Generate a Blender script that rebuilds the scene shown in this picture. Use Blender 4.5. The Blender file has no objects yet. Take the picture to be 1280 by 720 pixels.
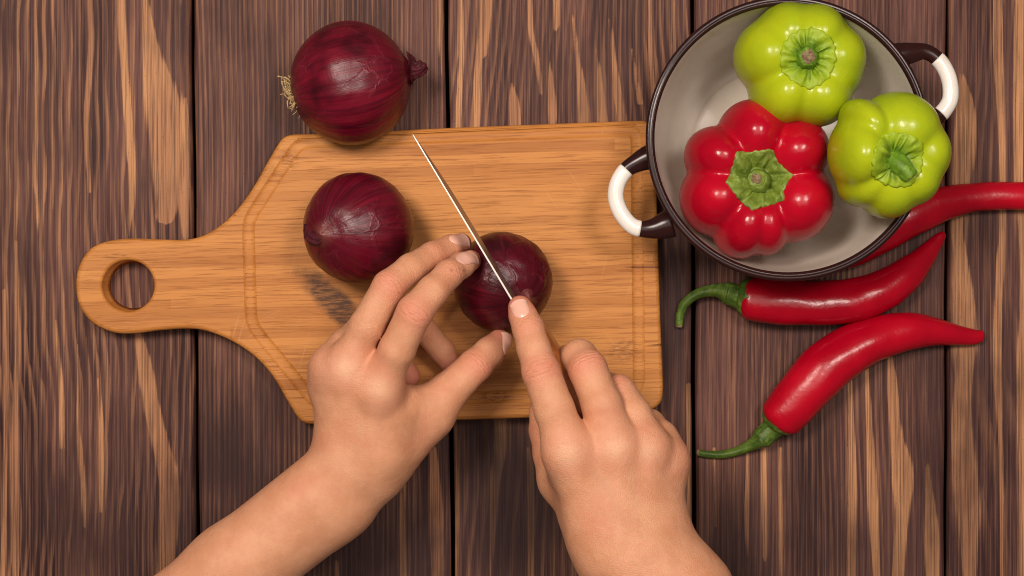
import bpy, bmesh, math, random
import numpy as np
from mathutils import Vector, Matrix

random.seed(7)
rng = np.random.default_rng(7)
sc = bpy.context.scene
COL = sc.collection

# ------------------------------------------------------------------ camera, world, lamps, exposure
H = 1.2            # camera height above the table (m)
S = 0.0005         # metres per photo pixel on the table
cam_d = bpy.data.cameras.new('camera')
cam = bpy.data.objects.new('camera', cam_d)
COL.objects.link(cam)
cam.location = (0, 0, H)
cam_d.sensor_width = 36
cam_d.lens = 36 * H / 0.64
cam_d.clip_start = 0.05
cam_d.clip_end = 20
sc.camera = cam

w = bpy.data.worlds.new('World')
sc.world = w
w.use_nodes = True
bg = w.node_tree.nodes['Background']
bg.inputs['Color'].default_value = (1.0, 0.93, 0.86, 1)
bg.inputs['Strength'].default_value = 0.10


def area(name, loc, size, power, col, target=(0, 0, 0)):
    l = bpy.data.lights.new(name, 'AREA')
    l.shape = 'RECTANGLE'
    l.size, l.size_y = size
    l.energy = power
    l.color = col
    o = bpy.data.objects.new(name, l)
    COL.objects.link(o)
    o.location = loc
    d = Vector(target) - Vector(loc)
    o.rotation_euler = d.to_track_quat('-Z', 'Y').to_euler()
    return o


area('overhead_fill', (0.0, 0.25, 2.1), (1.8, 1.3), 19.0, (1.0, 0.88, 0.79), (0, 0, 0))  # added fill light, wide and weak, to soften the shadows
area('softbox_lamp', (-0.52, 0.45, 1.60), (0.36, 0.36), 22.0, (1.0, 0.865, 0.76), (0.05, 0.05, 0))
area('softbox_lamp', (0.48, 0.40, 1.65), (0.30, 0.30), 11.5, (1.0, 0.88, 0.80), (0.1, 0.0, 0))

vs = sc.view_settings
vs.view_transform = 'Standard'
vs.look = 'None'
vs.exposure = -0.16
vs.gamma = 1.0
vs.use_curve_mapping = False
sc.cycles.use_denoising = True
sc.cycles.max_bounces = 8
sc.cycles.filter_width = 1.1


# ------------------------------------------------------------------ helpers
def P(px, py, z=0.0):
    k = S * (H - z) / H
    return np.array([(px - 640) * k, (360 - py) * k, z])


def pxs(r, z=0.0):
    """pixels at height z -> metres"""
    return r * S * (H - z) / H


def catmull(pts, n, closed=False):
    pts = np.array(pts, float)
    m = len(pts)
    out = []
    segs = m if closed else m - 1
    for i in range(segs):
        if closed:
            p0, p1, p2, p3 = pts[(i - 1) % m], pts[i], pts[(i + 1) % m], pts[(i + 2) % m]
        else:
            p1, p2 = pts[i], pts[i + 1]
            p0 = pts[i - 1] if i > 0 else 2 * p1 - p2
            p3 = pts[i + 2] if i + 2 < m else 2 * p2 - p1
        for t in np.linspace(0, 1, n, endpoint=False):
            out.append(0.5 * ((2 * p1) + (-p0 + p2) * t + (2 * p0 - 5 * p1 + 4 * p2 - p3) * t * t + (-p0 + 3 * p1 - 3 * p2 + p3) * t ** 3))
    if not closed:
        out.append(pts[-1])
    return np.array(out)


def mesh_np(name, V, F, mat=None, parent=None, smooth=True, attrs=None):
    me = bpy.data.meshes.new(name)
    V = np.asarray(V, np.float32)
    if isinstance(F, np.ndarray):
        nf, k = F.shape
        me.vertices.add(len(V))
        me.vertices.foreach_set('co', V.ravel())
        me.loops.add(nf * k)
        me.loops.foreach_set('vertex_index', F.astype(np.int32).ravel())
        me.polygons.add(nf)
        me.polygons.foreach_set('loop_start', np.arange(0, nf * k, k, dtype=np.int32))
        me.update(calc_edges=True)
        me.validate()
    else:
        me.from_pydata([tuple(map(float, v)) for v in V], [], [tuple(map(int, f)) for f in F])
        me.update()
    if smooth:
        me.polygons.foreach_set('use_smooth', np.ones(len(me.polygons), bool))
    if attrs:
        for an, av in attrs.items():
            a = me.attributes.new(an, 'FLOAT', 'POINT')
            a.data.foreach_set('value', np.asarray(av, np.float32))
    o = bpy.data.objects.new(name, me)
    COL.objects.link(o)
    if mat:
        me.materials.append(mat)
    if parent is not None:
        o.parent = parent
        o.matrix_parent_inverse = Matrix.Translation(parent.matrix_basis.translation).inverted() if parent.type == 'EMPTY' else Matrix()
    return o


def thing(name, loc, label, cat, group=None):
    o = bpy.data.objects.new(name, None)
    COL.objects.link(o)
    o.empty_display_size = 0.02
    o.location = loc
    o['label'] = label
    o['category'] = cat
    if group:
        o['group'] = group
    return o


def grid_faces(nu, nv, wrap_u=False, wrap_v=False):
    F = []
    for i in range(nu if wrap_u else nu - 1):
        for j in range(nv if wrap_v else nv - 1):
            a = i * nv + j
            b = ((i + 1) % nu) * nv + j
            c = ((i + 1) % nu) * nv + (j + 1) % nv
            d = i * nv + (j + 1) % nv
            F.append((a, b, c, d))
    return np.array(F)


def tube(path, radii, seg=24, cap=True, flat=None, lump=None):
    """swept tube; flat = vertical scale; returns V, F(list)"""
    path = np.asarray(path, float)
    n = len(path)
    T = np.gradient(path, axis=0)
    T /= np.linalg.norm(T, axis=1)[:, None]
    up = np.array([0, 0, 1.0])
    if abs(T[:, 2]).max() > 0.95:
        up = np.array([0.3, 1.0, 0.1])
    V = []
    for i in range(n):
        s = np.cross(T[i], up)
        s /= np.linalg.norm(s)
        u = np.cross(s, T[i])
        for j in range(seg):
            a = 2 * math.pi * j / seg
            r = radii[i]
            if lump is not None:
                r = r * lump(i / (n - 1), a)
            V.append(path[i] + s * math.cos(a) * r + u * math.sin(a) * r * (flat or 1))
    F = []
    for i in range(n - 1):
        for j in range(seg):
            a = i * seg + j
            b = i * seg + (j + 1) % seg
            F.append((a, b, b + seg, a + seg))
    if cap:
        V.append(path[0]); V.append(path[-1])
        c0, c1 = len(V) - 2, len(V) - 1
        for j in range(seg):
            F.append((c0, (j + 1) % seg, j))
            F.append((c1, (n - 1) * seg + j, (n - 1) * seg + (j + 1) % seg))
    return np.array(V), F


def vnoise(p, f, seed=0):
    """cheap smooth pseudo noise from sines, p (n,3)"""
    r = np.random.default_rng(seed)
    out = np.zeros(len(p))
    for k in range(6):
        d = r.normal(size=3)
        d /= np.linalg.norm(d)
        out += np.sin(p @ d * f * (0.7 + 0.9 * r.random()) + r.random() * 6.28)
    return out / 6


# ------------------------------------------------------------------ signed distance kit
class Field:
    def __init__(s, lo, hi, h):
        s.lo = np.array(lo, float)
        s.h = h
        s.n = np.ceil((np.array(hi) - s.lo) / h).astype(int) + 1
        s.d = np.full(s.n, 0.02, np.float32)
        s.ax = [(s.lo[i] + h * np.arange(s.n[i])).astype(np.float32) for i in range(3)]

    def box(s, lo, hi):
        i0 = np.clip(np.floor((np.array(lo) - s.lo) / s.h).astype(int), 0, s.n)
        i1 = np.clip(np.ceil((np.array(hi) - s.lo) / s.h).astype(int) + 1, 0, s.n)
        sl = tuple(slice(a, b) for a, b in zip(i0, i1))
        X = s.ax[0][sl[0]][:, None, None]
        Y = s.ax[1][sl[1]][None, :, None]
        Z = s.ax[2][sl[2]][None, None, :]
        return sl, X, Y, Z

    def cone(s, a, b, ra, rb, k=0.0, sub=False):
        a = np.asarray(a, float); b = np.asarray(b, float)
        m = max(ra, rb) + k + 3 * s.h + 0.002
        sl, X, Y, Z = s.box(np.minimum(a, b) - m, np.maximum(a, b) + m)
        ba = b - a
        L2 = max(float(ba @ ba), 1e-12)
        t = ((X - a[0]) * ba[0] + (Y - a[1]) * ba[1] + (Z - a[2]) * ba[2]) / L2
        t = np.clip(t, 0, 1)
        d = np.sqrt((X - a[0] - t * ba[0]) ** 2 + (Y - a[1] - t * ba[1]) ** 2 + (Z - a[2] - t * ba[2]) ** 2) - (ra + (rb - ra) * t)
        s.comb(sl, d, k, sub)

    def ellipsoid(s, c, R, rad, k=0.0, sub=False):
        """R: 3x3 with rows = local axes"""
        c = np.asarray(c, float)
        m = max(rad) + k + 3 * s.h + 0.002
        sl, X, Y, Z = s.box(c - m, c + m)
        q = [(X - c[0]) * R[i][0] + (Y - c[1]) * R[i][1] + (Z - c[2]) * R[i][2] for i in range(3)]
        k0 = np.sqrt(sum((q[i] / rad[i]) ** 2 for i in range(3)))
        k1 = np.sqrt(sum((q[i] / rad[i] ** 2) ** 2 for i in range(3)))
        d = k0 * (k0 - 1) / np.maximum(k1, 1e-6)
        s.comb(sl, d, k, sub)

    def comb(s, sl, d, k, sub):
        D = s.d[sl]
        if sub:
            if k > 0:
                hh = np.maximum(k - np.abs(-D - d), 0) / k
                s.d[sl] = -(np.minimum(-D, d) - hh * hh * k / 4)
            else:
                s.d[sl] = np.maximum(D, -d)
        else:
            if k > 0:
                hh = np.maximum(k - np.abs(D - d), 0) / k
                s.d[sl] = np.minimum(D, d) - hh * hh * k / 4
            else:
                s.d[sl] = np.minimum(D, d)

    def merge(s, o, k):
        hh = np.maximum(k - np.abs(s.d - o.d), 0) / k
        s.d = np.minimum(s.d, o.d) - hh * hh * k / 4

    def sample(s, p):
        q = (p - s.lo) / s.h
        q = np.clip(q, 0, np.array(s.n) - 1.001)
        i = q.astype(int)
        f = (q - i)
        d = s.d
        out = 0
        for dx in (0, 1):
            wx = f[:, 0] if dx else 1 - f[:, 0]
            for dy in (0, 1):
                wy = f[:, 1] if dy else 1 - f[:, 1]
                for dz in (0, 1):
                    wz = f[:, 2] if dz else 1 - f[:, 2]
                    out = out + wx * wy * wz * d[i[:, 0] + dx, i[:, 1] + dy, i[:, 2] + dz]
        return out

    def grad(s, p):
        e = s.h
        g = np.stack([s.sample(p + np.eye(3)[i] * e) - s.sample(p - np.eye(3)[i] * e) for i in range(3)], 1)
        n = np.linalg.norm(g, axis=1)[:, None]
        return g / np.maximum(n, 1e-9)

    def trace(s, p, d, n=260):
        p = p.copy()
        d = np.asarray(d, float)
        if d.ndim == 1:
            d = np.repeat(d[None], len(p), 0)
        for _ in range(n):
            v = s.sample(p)
            p += d * np.clip(v, -0.001, 0.001)[:, None] * 0.9
        return p

    def mesh(s):
        d = s.d
        ins = (d < 0)
        n = s.n - 1
        cnt = np.zeros(n, np.uint8)
        for dx in (0, 1):
            for dy in (0, 1):
                for dz in (0, 1):
                    cnt += ins[dx:dx + n[0], dy:dy + n[1], dz:dz + n[2]]
        I = np.argwhere((cnt > 0) & (cnt < 8))
        del cnt
        ids = np.full(n, -1, np.int32)
        ids[I[:, 0], I[:, 1], I[:, 2]] = np.arange(len(I))
        acc = np.zeros((len(I), 3)); c = np.zeros(len(I))
        corners = [(a, b, e) for a in (0, 1) for b in (0, 1) for e in (0, 1)]
        for A in corners:
            for ax in range(3):
                if A[ax]:
                    continue
                B = list(A); B[ax] = 1
                va = d[I[:, 0] + A[0], I[:, 1] + A[1], I[:, 2] + A[2]]
                vb = d[I[:, 0] + B[0], I[:, 1] + B[1], I[:, 2] + B[2]]
                m = (va < 0) != (vb < 0)
                t = np.where(m, va / np.where(m, va - vb, 1), 0)
                pt = np.repeat(np.array(A, float)[None], len(I), 0)
                pt[:, ax] += t
                acc[m] += pt[m]
                c[m] += 1
        V = s.lo + (I + acc / c[:, None]) * s.h
        F = []
        for ax in range(3):
            o1, o2 = [(1, 2), (2, 0), (0, 1)][ax]
            sl0 = [slice(1, -1)] * 3; sl1 = [slice(1, -1)] * 3
            sl0[ax] = slice(0, -1); sl1[ax] = slice(1, None)
            a = ins[tuple(sl0)]; b = ins[tuple(sl1)]
            E = np.argwhere(a != b)
            off = np.ones(3, int); off[ax] = 0
            E = E + off
            sg = ins[E[:, 0], E[:, 1], E[:, 2]]
            def g(d1, d2):
                q = E.copy(); q[:, o1] -= d1; q[:, o2] -= d2
                return ids[q[:, 0], q[:, 1], q[:, 2]]
            q = np.stack([g(1, 1), g(0, 1), g(0, 0), g(1, 0)], 1)
            q[~sg] = q[~sg][:, ::-1]
            F.append(q)
        F = np.concatenate(F)
        F = F[(F >= 0).all(1)]
        for _ in range(2):
            V -= s.grad(V) * s.sample(V)[:, None] * 0.9
        return V, F


def laplace(V, F, it=2, lam=0.5):
    for _ in range(it):
        acc = np.zeros_like(V); c = np.zeros(len(V))
        for a, b in ((0, 1), (1, 2), (2, 3), (3, 0)):
            np.add.at(acc, F[:, a], V[F[:, b]]); np.add.at(c, F[:, a], 1)
            np.add.at(acc, F[:, b], V[F[:, a]]); np.add.at(c, F[:, b], 1)
        V = V + lam * (acc / np.maximum(c, 1)[:, None] - V)
    return V


# ------------------------------------------------------------------ material helper
class M:
    def __init__(s, name):
        s.m = bpy.data.materials.new(name)
        s.m.use_nodes = True
        s.t = s.m.node_tree
        s.b = s.t.nodes['Principled BSDF']
        s.tc = s.t.nodes.new('ShaderNodeTexCoord')

    def link(s, a, b):
        s.t.links.new(a, b)

    def set(s, inp, v):
        i = s.b.inputs[inp]
        if hasattr(v, 'is_linked') or hasattr(v, 'links'):
            s.link(v, i)
        else:
            i.default_value = v
        return s

    def obj(s):
        return s.tc.outputs['Object']

    def val(s, sock, v):
        if isinstance(v, (int, float)):
            sock.default_value = v
        elif isinstance(v, tuple):
            sock.default_value = v
        else:
            s.link(v, sock)

    def math(s, op, a, b=0.0, c=None, clamp=False):
        n = s.t.nodes.new('ShaderNodeMath'); n.operation = op; n.use_clamp = clamp
        s.val(n.inputs[0], a); s.val(n.inputs[1], b)
        if c is not None:
            s.val(n.inputs[2], c)
        return n.outputs[0]

    def vmath(s, op, a, b=(0, 0, 0)):
        n = s.t.nodes.new('ShaderNodeVectorMath'); n.operation = op
        s.val(n.inputs[0], a); s.val(n.inputs[1], b)
        return n.outputs['Value'] if op in ('LENGTH', 'DOT_PRODUCT', 'DISTANCE') else n.outputs[0]

    def mapping(s, vec, scale=(1, 1, 1), rot=(0, 0, 0), loc=(0, 0, 0)):
        n = s.t.nodes.new('ShaderNodeMapping')
        s.link(vec, n.inputs['Vector'])
        n.inputs['Scale'].default_value = scale
        n.inputs['Rotation'].default_value = rot
        n.inputs['Location'].default_value = loc
        return n.outputs[0]

    def noise(s, vec, scale, detail=3, rough=0.5, dist=0.0, col=False):
        n = s.t.nodes.new('ShaderNodeTexNoise')
        s.link(vec, n.inputs['Vector'])
        n.inputs['Scale'].default_value = scale
        n.inputs['Detail'].default_value = detail
        n.inputs['Roughness'].default_value = rough
        n.inputs['Distortion'].default_value = dist
        return n.outputs['Color' if col else 'Fac']

    def voro(s, vec, scale, feature='F1', out='Distance'):
        n = s.t.nodes.new('ShaderNodeTexVoronoi')
        n.feature = feature
        s.link(vec, n.inputs['Vector'])
        n.inputs['Scale'].default_value = scale
        return n.outputs[out]

    def ramp(s, f, stops, interp='LINEAR'):
        n = s.t.nodes.new('ShaderNodeValToRGB')
        n.color_ramp.interpolation = interp
        e = n.color_ramp.elements
        while len(e) < len(stops):
            e.new(0.5)
        for el, (p, c) in zip(e, stops):
            el.position = p
            el.color = (c, c, c, 1) if isinstance(c, (int, float)) else (*c, 1)
        s.link(f, n.inputs[0])
        return n.outputs[0]

    def smooth(s, f, lo, hi, a=0.0, b=1.0):
        n = s.t.nodes.new('ShaderNodeMapRange')
        n.interpolation_type = 'SMOOTHSTEP'
        s.val(n.inputs[0], f)
        n.inputs[1].default_value = lo; n.inputs[2].default_value = hi
        n.inputs[3].default_value = a; n.inputs[4].default_value = b
        return n.outputs[0]

    def mix(s, f, a, b, mode='MIX'):
        n = s.t.nodes.new('ShaderNodeMix'); n.data_type = 'RGBA'; n.blend_type = mode
        s.val(n.inputs[0], f)
        for sock, v in ((n.inputs[6], a), (n.inputs[7], b)):
            if isinstance(v, tuple) and len(v) == 3:
                v = (*v, 1)
            s.val(sock, v)
        return n.outputs[2]

    def attr(s, name):
        n = s.t.nodes.new('ShaderNodeAttribute'); n.attribute_name = name
        return n.outputs['Fac']

    def sep(s, vec):
        n = s.t.nodes.new('ShaderNodeSeparateXYZ'); s.link(vec, n.inputs[0])
        return n.outputs

    def comb(s, x, y, z):
        n = s.t.nodes.new('ShaderNodeCombineXYZ')
        for i, v in enumerate((x, y, z)):
            s.val(n.inputs[i], v)
        return n.outputs[0]

    def bump(s, h, strength=0.3, dist=0.001, prev=None):
        n = s.t.nodes.new('ShaderNodeBump')
        n.inputs['Strength'].default_value = strength
        n.inputs['Distance'].default_value = dist
        s.link(h, n.inputs['Height'])
        if prev is not None:
            s.link(prev, n.inputs['Normal'])
        s.link(n.outputs[0], s.b.inputs['Normal'])
        return n.outputs[0]


# ------------------------------------------------------------------ materials
def mat_plank():
    m = M('stained_pine')
    v = m.obj()
    g = m.attr('grain'); p = m.attr('pale'); tone = m.attr('tone'); amp = m.attr('lines')
    fine = m.noise(m.mapping(v, (1, 0.010, 1)), 640, 4, 0.65)
    fine2 = m.noise(m.mapping(v, (1, 0.012, 1), loc=(0.3, 0, 0)), 1250, 3, 0.65)
    broad = m.noise(m.mapping(v, (1, 0.16, 1)), 26, 4, 0.55)
    blotch = m.noise(m.mapping(v, (1, 0.5, 1), loc=(3, 1, 0)), 14, 4, 0.6)
    wob = m.noise(m.mapping(v, (1, 0.10, 1)), 150, 4, 0.6)
    # growth ring lines from the grain coordinate
    gg = m.math('ADD', g, m.math('MULTIPLY', m.math('SUBTRACT', wob, 0.5), 0.62))
    gg = m.math('ADD', gg, m.math('MULTIPLY', m.math('SUBTRACT', fine, 0.5), 0.52))
    fr = m.math('FRACT', gg)
    line = m.smooth(fr, 0.34, 0.80)
    line = m.math('MULTIPLY', line, m.smooth(fr, 1.0, 0.90))
    ringn = m.noise(m.comb(m.math('FLOOR', gg), 0.0, m.math('MULTIPLY', m.sep(v)[1], 5.0)), 1.7, 2, 0.5)
    line = m.math('MULTIPLY', line, m.smooth(ringn, 0.30, 0.70, 0.25, 1.0))
    line = m.math('MULTIPLY', line, m.math('MULTIPLY', m.math('MULTIPLY', amp, 0.88), m.smooth(m.noise(m.mapping(v, (1, 0.45, 1), loc=(5, 2, 0)), 11, 3, 0.55), 0.36, 0.66, 0.45, 1.05)))
    pm = m.math('ADD', p, m.math('MULTIPLY', m.math('SUBTRACT', wob, 0.5), 0.75))
    pm = m.math('ADD', pm, m.math('MULTIPLY', m.math('SUBTRACT', blotch, 0.5), 0.5))
    pm = m.math('ADD', pm, m.math('MULTIPLY', m.math('SUBTRACT', fine, 0.5), 1.2))
    pm = m.math('ADD', pm, m.math('MULTIPLY', m.math('SUBTRACT', fine2, 0.5), 0.4))
    pm = m.smooth(pm, -0.06, 0.26)
    pale_mix = m.math('MAXIMUM', line, pm)  # pale wood: ring lines and streaks together
    pale_mix = m.math('MULTIPLY', pale_mix, m.smooth(fine, 0.32, 0.60, 0.55, 1.0))
    dark = m.mix(m.smooth(broad, 0.3, 0.7), (0.024, 0.0090, 0.0095), (0.128, 0.055, 0.046))
    dark = m.mix(m.smooth(fine, 0.46, 0.62, 0, 0.55), dark, (0.230, 0.108, 0.075))
    paleC = m.mix(m.smooth(broad, 0.3, 0.72), (0.33, 0.150, 0.078), (0.56, 0.280, 0.128))
    c = m.mix(pale_mix, dark, paleC)
    c = m.mix(m.smooth(fine2, 0.46, 0.62, 0.0, 0.55), c, (0.022, 0.009, 0.010))
    c = m.mix(m.smooth(blotch, 0.48, 0.72, 0.0, 0.60), c, (0.034, 0.014, 0.014))
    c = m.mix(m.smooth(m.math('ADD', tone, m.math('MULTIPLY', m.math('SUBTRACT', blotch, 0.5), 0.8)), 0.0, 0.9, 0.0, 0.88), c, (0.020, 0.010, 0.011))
    specks = m.smooth(m.noise(m.mapping(v, (1, 0.35, 1)), 1500, 1, 0.5), 0.70, 0.78, 0, 0.6)
    c = m.mix(specks, c, (0.02, 0.012, 0.012))
    m.set('Base Color', c)
    m.set('Roughness', m.smooth(fine, 0.2, 0.8, 0.42, 0.62))
    m.set('Specular IOR Level', 0.10)
    hgt = m.math('ADD', m.math('MULTIPLY', fine, 0.6), m.math('MULTIPLY', pale_mix, -0.35))
    hgt = m.math('ADD', hgt, m.math('MULTIPLY', fine2, 0.5))
    m.bump(hgt, 0.55, 0.0006)
    return m.m


def mat_bamboo(side=False):
    m = M('bamboo')
    v = m.obj()
    x, y, z = m.sep(v)
    wob = m.noise(m.mapping(v, (0.25, 1, 1)), 22, 2, 0.5)
    yy = m.math('ADD', y, m.math('MULTIPLY', wob, 0.0016))
    yy = m.math('ADD', yy, m.math('MULTIPLY', x, -0.030))
    strip = m.math('FLOOR', m.math('MULTIPLY', yy, 155.0))
    seg = m.math('FLOOR', m.math('ADD', m.math('MULTIPLY', x, 3.0), m.math('MULTIPLY', strip, 0.37)))
    tone = m.noise(m.comb(strip, seg, 0.0), 0.73, 0, 0.5)
    vv = m.comb(x, yy, z)
    fib = m.noise(m.mapping(vv, (0.032, 1, 1)), 1150, 3, 0.65)
    fib2 = m.noise(m.mapping(vv, (0.03, 1, 1), loc=(1, 2, 0)), 620, 3, 0.6)
    broad = m.noise(m.mapping(vv, (0.2, 1, 1)), 30, 3, 0.5)
    c = m.mix(m.smooth(tone, 0.38, 0.62), (0.39, 0.140, 0.030), (0.53, 0.215, 0.052))
    c = m.mix(m.smooth(broad, 0.3, 0.75, 0, 0.55), c, (0.56, 0.245, 0.066))
    c = m.mix(m.smooth(fib2, 0.50, 0.68, 0, 0.5), c, (0.27, 0.082, 0.017))  # mask for the painted highlight over each knuckle
    c = m.mix(m.smooth(fib, 0.53, 0.68, 0, 0.6), c, (0.20, 0.060, 0.014))
    # bamboo nodes, small darker knots
    for (kx, ky, rx, ry, st) in ((779, 440, 26, 17, 0.6), (618, 494, 24, 10, 0.65), (362, 190, 16, 16, 0.5), (146, 304, 18, 5, 0.55), (748, 492, 16, 8, 0.4)):
        q = P(kx, ky, 0.018)
        dv = m.vmath('MULTIPLY', m.vmath('SUBTRACT', vv, (float(q[0]), float(q[1]), 0.018)), (1 / (rx * S), 1 / (ry * S), 0.0))
        dd = m.vmath('LENGTH', dv)
        kn = m.noise(m.mapping(vv, (0.22, 1, 1)), 900, 3, 0.7)
        msk = m.math('MULTIPLY', m.smooth(dd, 1.15, 0.3), m.smooth(kn, 0.44, 0.60, 0, st))
        c = m.mix(msk, c, (0.13, 0.038, 0.012))
    # charred smear on the board
    q = P(424, 384, 0.018)
    dv = m.mapping(m.vmath('SUBTRACT', v, (float(q[0]), float(q[1]), 0.018)), rot=(0, 0, math.radians(44)))
    dv = m.vmath('MULTIPLY', dv, (1 / 0.031, 1 / 0.0085, 0.0))
    dd = m.vmath('LENGTH', dv)
    kn = m.noise(m.mapping(vv, (0.15, 1, 1)), 800, 3, 0.7)
    kb = m.noise(vv, 130, 3, 0.6)
    msk = m.math('MULTIPLY', m.smooth(m.math('ADD', dd, m.math('MULTIPLY', kb, 0.7)), 1.65, 0.95), m.smooth(kn, 0.36, 0.58, 0.5, 0.95))
    c = m.mix(msk, c, (0.060, 0.024, 0.012))
    # dark crack lines at the right
    for (x0, x1, ly) in ((776, 829, 334), (808, 829, 431)):
        q0 = P(x0, ly, 0.018); q1 = P(x1, ly, 0.018)
        l = m.smooth(m.math('ABSOLUTE', m.math('SUBTRACT', y, float(q0[1]))), 0.0007, 0.0003)
        l = m.math('MULTIPLY', l, m.smooth(x, float(q0[0]), float(q0[0]) + 0.008))
        c = m.mix(m.math('MULTIPLY', l, 0.8), c, (0.10, 0.03, 0.012))
    # faint knife scratches
    for ang, sca, dens in ((62, 60, 0.77), (-35, 45, 0.79), (15, 50, 0.79)):
        sv = m.mapping(v, (1, 0.03, 1), (0, 0, math.radians(ang)))
        # mapping applies scale before rotation; rotate first
        rv = m.mapping(v, (1, 1, 1), (0, 0, math.radians(ang)))
        sv = m.mapping(rv, (1, 0.03, 1))
        sn = m.noise(sv, 700, 0, 0.5)
        area_ = m.smooth(m.noise(v, sca * 0.6, 2, 0.5), 0.5, 0.62)
        c = m.mix(m.math('MULTIPLY', m.smooth(sn, dens - 0.01, dens + 0.05, 0, 0.12), area_), c, (0.72, 0.45, 0.22))
    m.set('Base Color', c)
    m.set('Roughness', m.smooth(fib, 0.2, 0.8, 0.42, 0.58))
    m.set('Specular IOR Level', 0.18)
    m.bump(m.math('ADD', m.math('MULTIPLY', fib, -0.6), m.math('MULTIPLY', fib2, -0.4)), 0.35, 0.0005)
    return m.m


def mat_skin():
    m = M('skin')
    v = m.obj()
    red = m.attr('red')
    pal = m.attr('knuckle_light')
    vein = m.attr('vein')
    n1 = m.noise(v, 70, 4, 0.6)
    n2 = m.noise(v, 480, 3, 0.6)
    c = m.mix(m.smooth(n1, 0.3, 0.7), (0.58, 0.265, 0.140), (0.66, 0.325, 0.185))
    c = m.mix(m.math('MULTIPLY', red, m.smooth(n1, 0.1, 0.8, 0.5, 1.0)), c, (0.64, 0.190, 0.135))
    c = m.mix(m.smooth(m.noise(v, 38, 3, 0.6), 0.48, 0.72, 0, 0.42), c, (0.58, 0.210, 0.120))
    c = m.mix(m.math('MULTIPLY', pal, 0.95), c, (0.84, 0.54, 0.35))  # knuckle highlights painted into the skin colour
    c = m.mix(m.math('MULTIPLY', vein, 0.5), c, (0.36, 0.235, 0.165))
    c = m.mix(m.smooth(n2, 0.52, 0.75, 0, 0.20), c, (0.50, 0.20, 0.12))
    fre = m.smooth(m.voro(v, 230), 0.10, 0.04, 0, 0.30)
    c = m.mix(m.math('MULTIPLY', fre, m.smooth(m.noise(v, 90, 1), 0.52, 0.62)), c, (0.30, 0.11, 0.06))
    # small scab marks on the fingertip
    for (kx, ky, kz, r) in ((564, 338, 0.105, 3.2), (574, 336, 0.10, 2.4), (580, 338, 0.098, 3.0)):
        q = P(kx, ky, kz)
        dv = m.vmath('MULTIPLY', m.vmath('SUBTRACT', v, tuple(map(float, q))), (1, 1, 0.2))
        c = m.mix(m.smooth(m.math('ADD', m.vmath('LENGTH', dv), m.math('MULTIPLY', m.math('SUBTRACT', n2, 0.5), 0.002)), r * S * 0.9, r * S * 0.2, 0, 0.45), c, (0.26, 0.05, 0.06))
    m.set('Base Color', c)
    m.set('Roughness', m.smooth(n2, 0.3, 0.7, 0.46, 0.60))
    m.set('Specular IOR Level', 0.42)
    m.set('Subsurface Weight', 0.22)
    m.b.inputs['Subsurface Radius'].default_value = (1.0, 0.35, 0.2)
    m.b.inputs['Subsurface Scale'].default_value = 0.004
    cell = m.voro(m.mapping(v, (1, 1, 1)), 900, 'DISTANCE_TO_EDGE')
    h = m.math('ADD', m.math('MULTIPLY', m.smooth(cell, 0.0, 0.25), 0.5), m.math('MULTIPLY', m.noise(v, 1100, 3, 0.7), 0.7))
    h = m.math('ADD', h, m.math('MULTIPLY', m.noise(v, 260, 3, 0.6), 1.6))
    m.bump(h, 0.42, 0.0006)
    return m.m


def mat_nail():
    m = M('nail')
    n = m.noise(m.obj(), 200, 2)
    m.set('Base Color', m.mix(n, (0.70, 0.36, 0.27), (0.80, 0.47, 0.37)))
    m.set('Roughness', 0.30)
    m.set('Specular IOR Level', 0.35)
    m.set('Subsurface Weight', 0.15)
    m.b.inputs['Subsurface Scale'].default_value = 0.003
    m.set('Coat Weight', 0.3)
    return m.m


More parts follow.
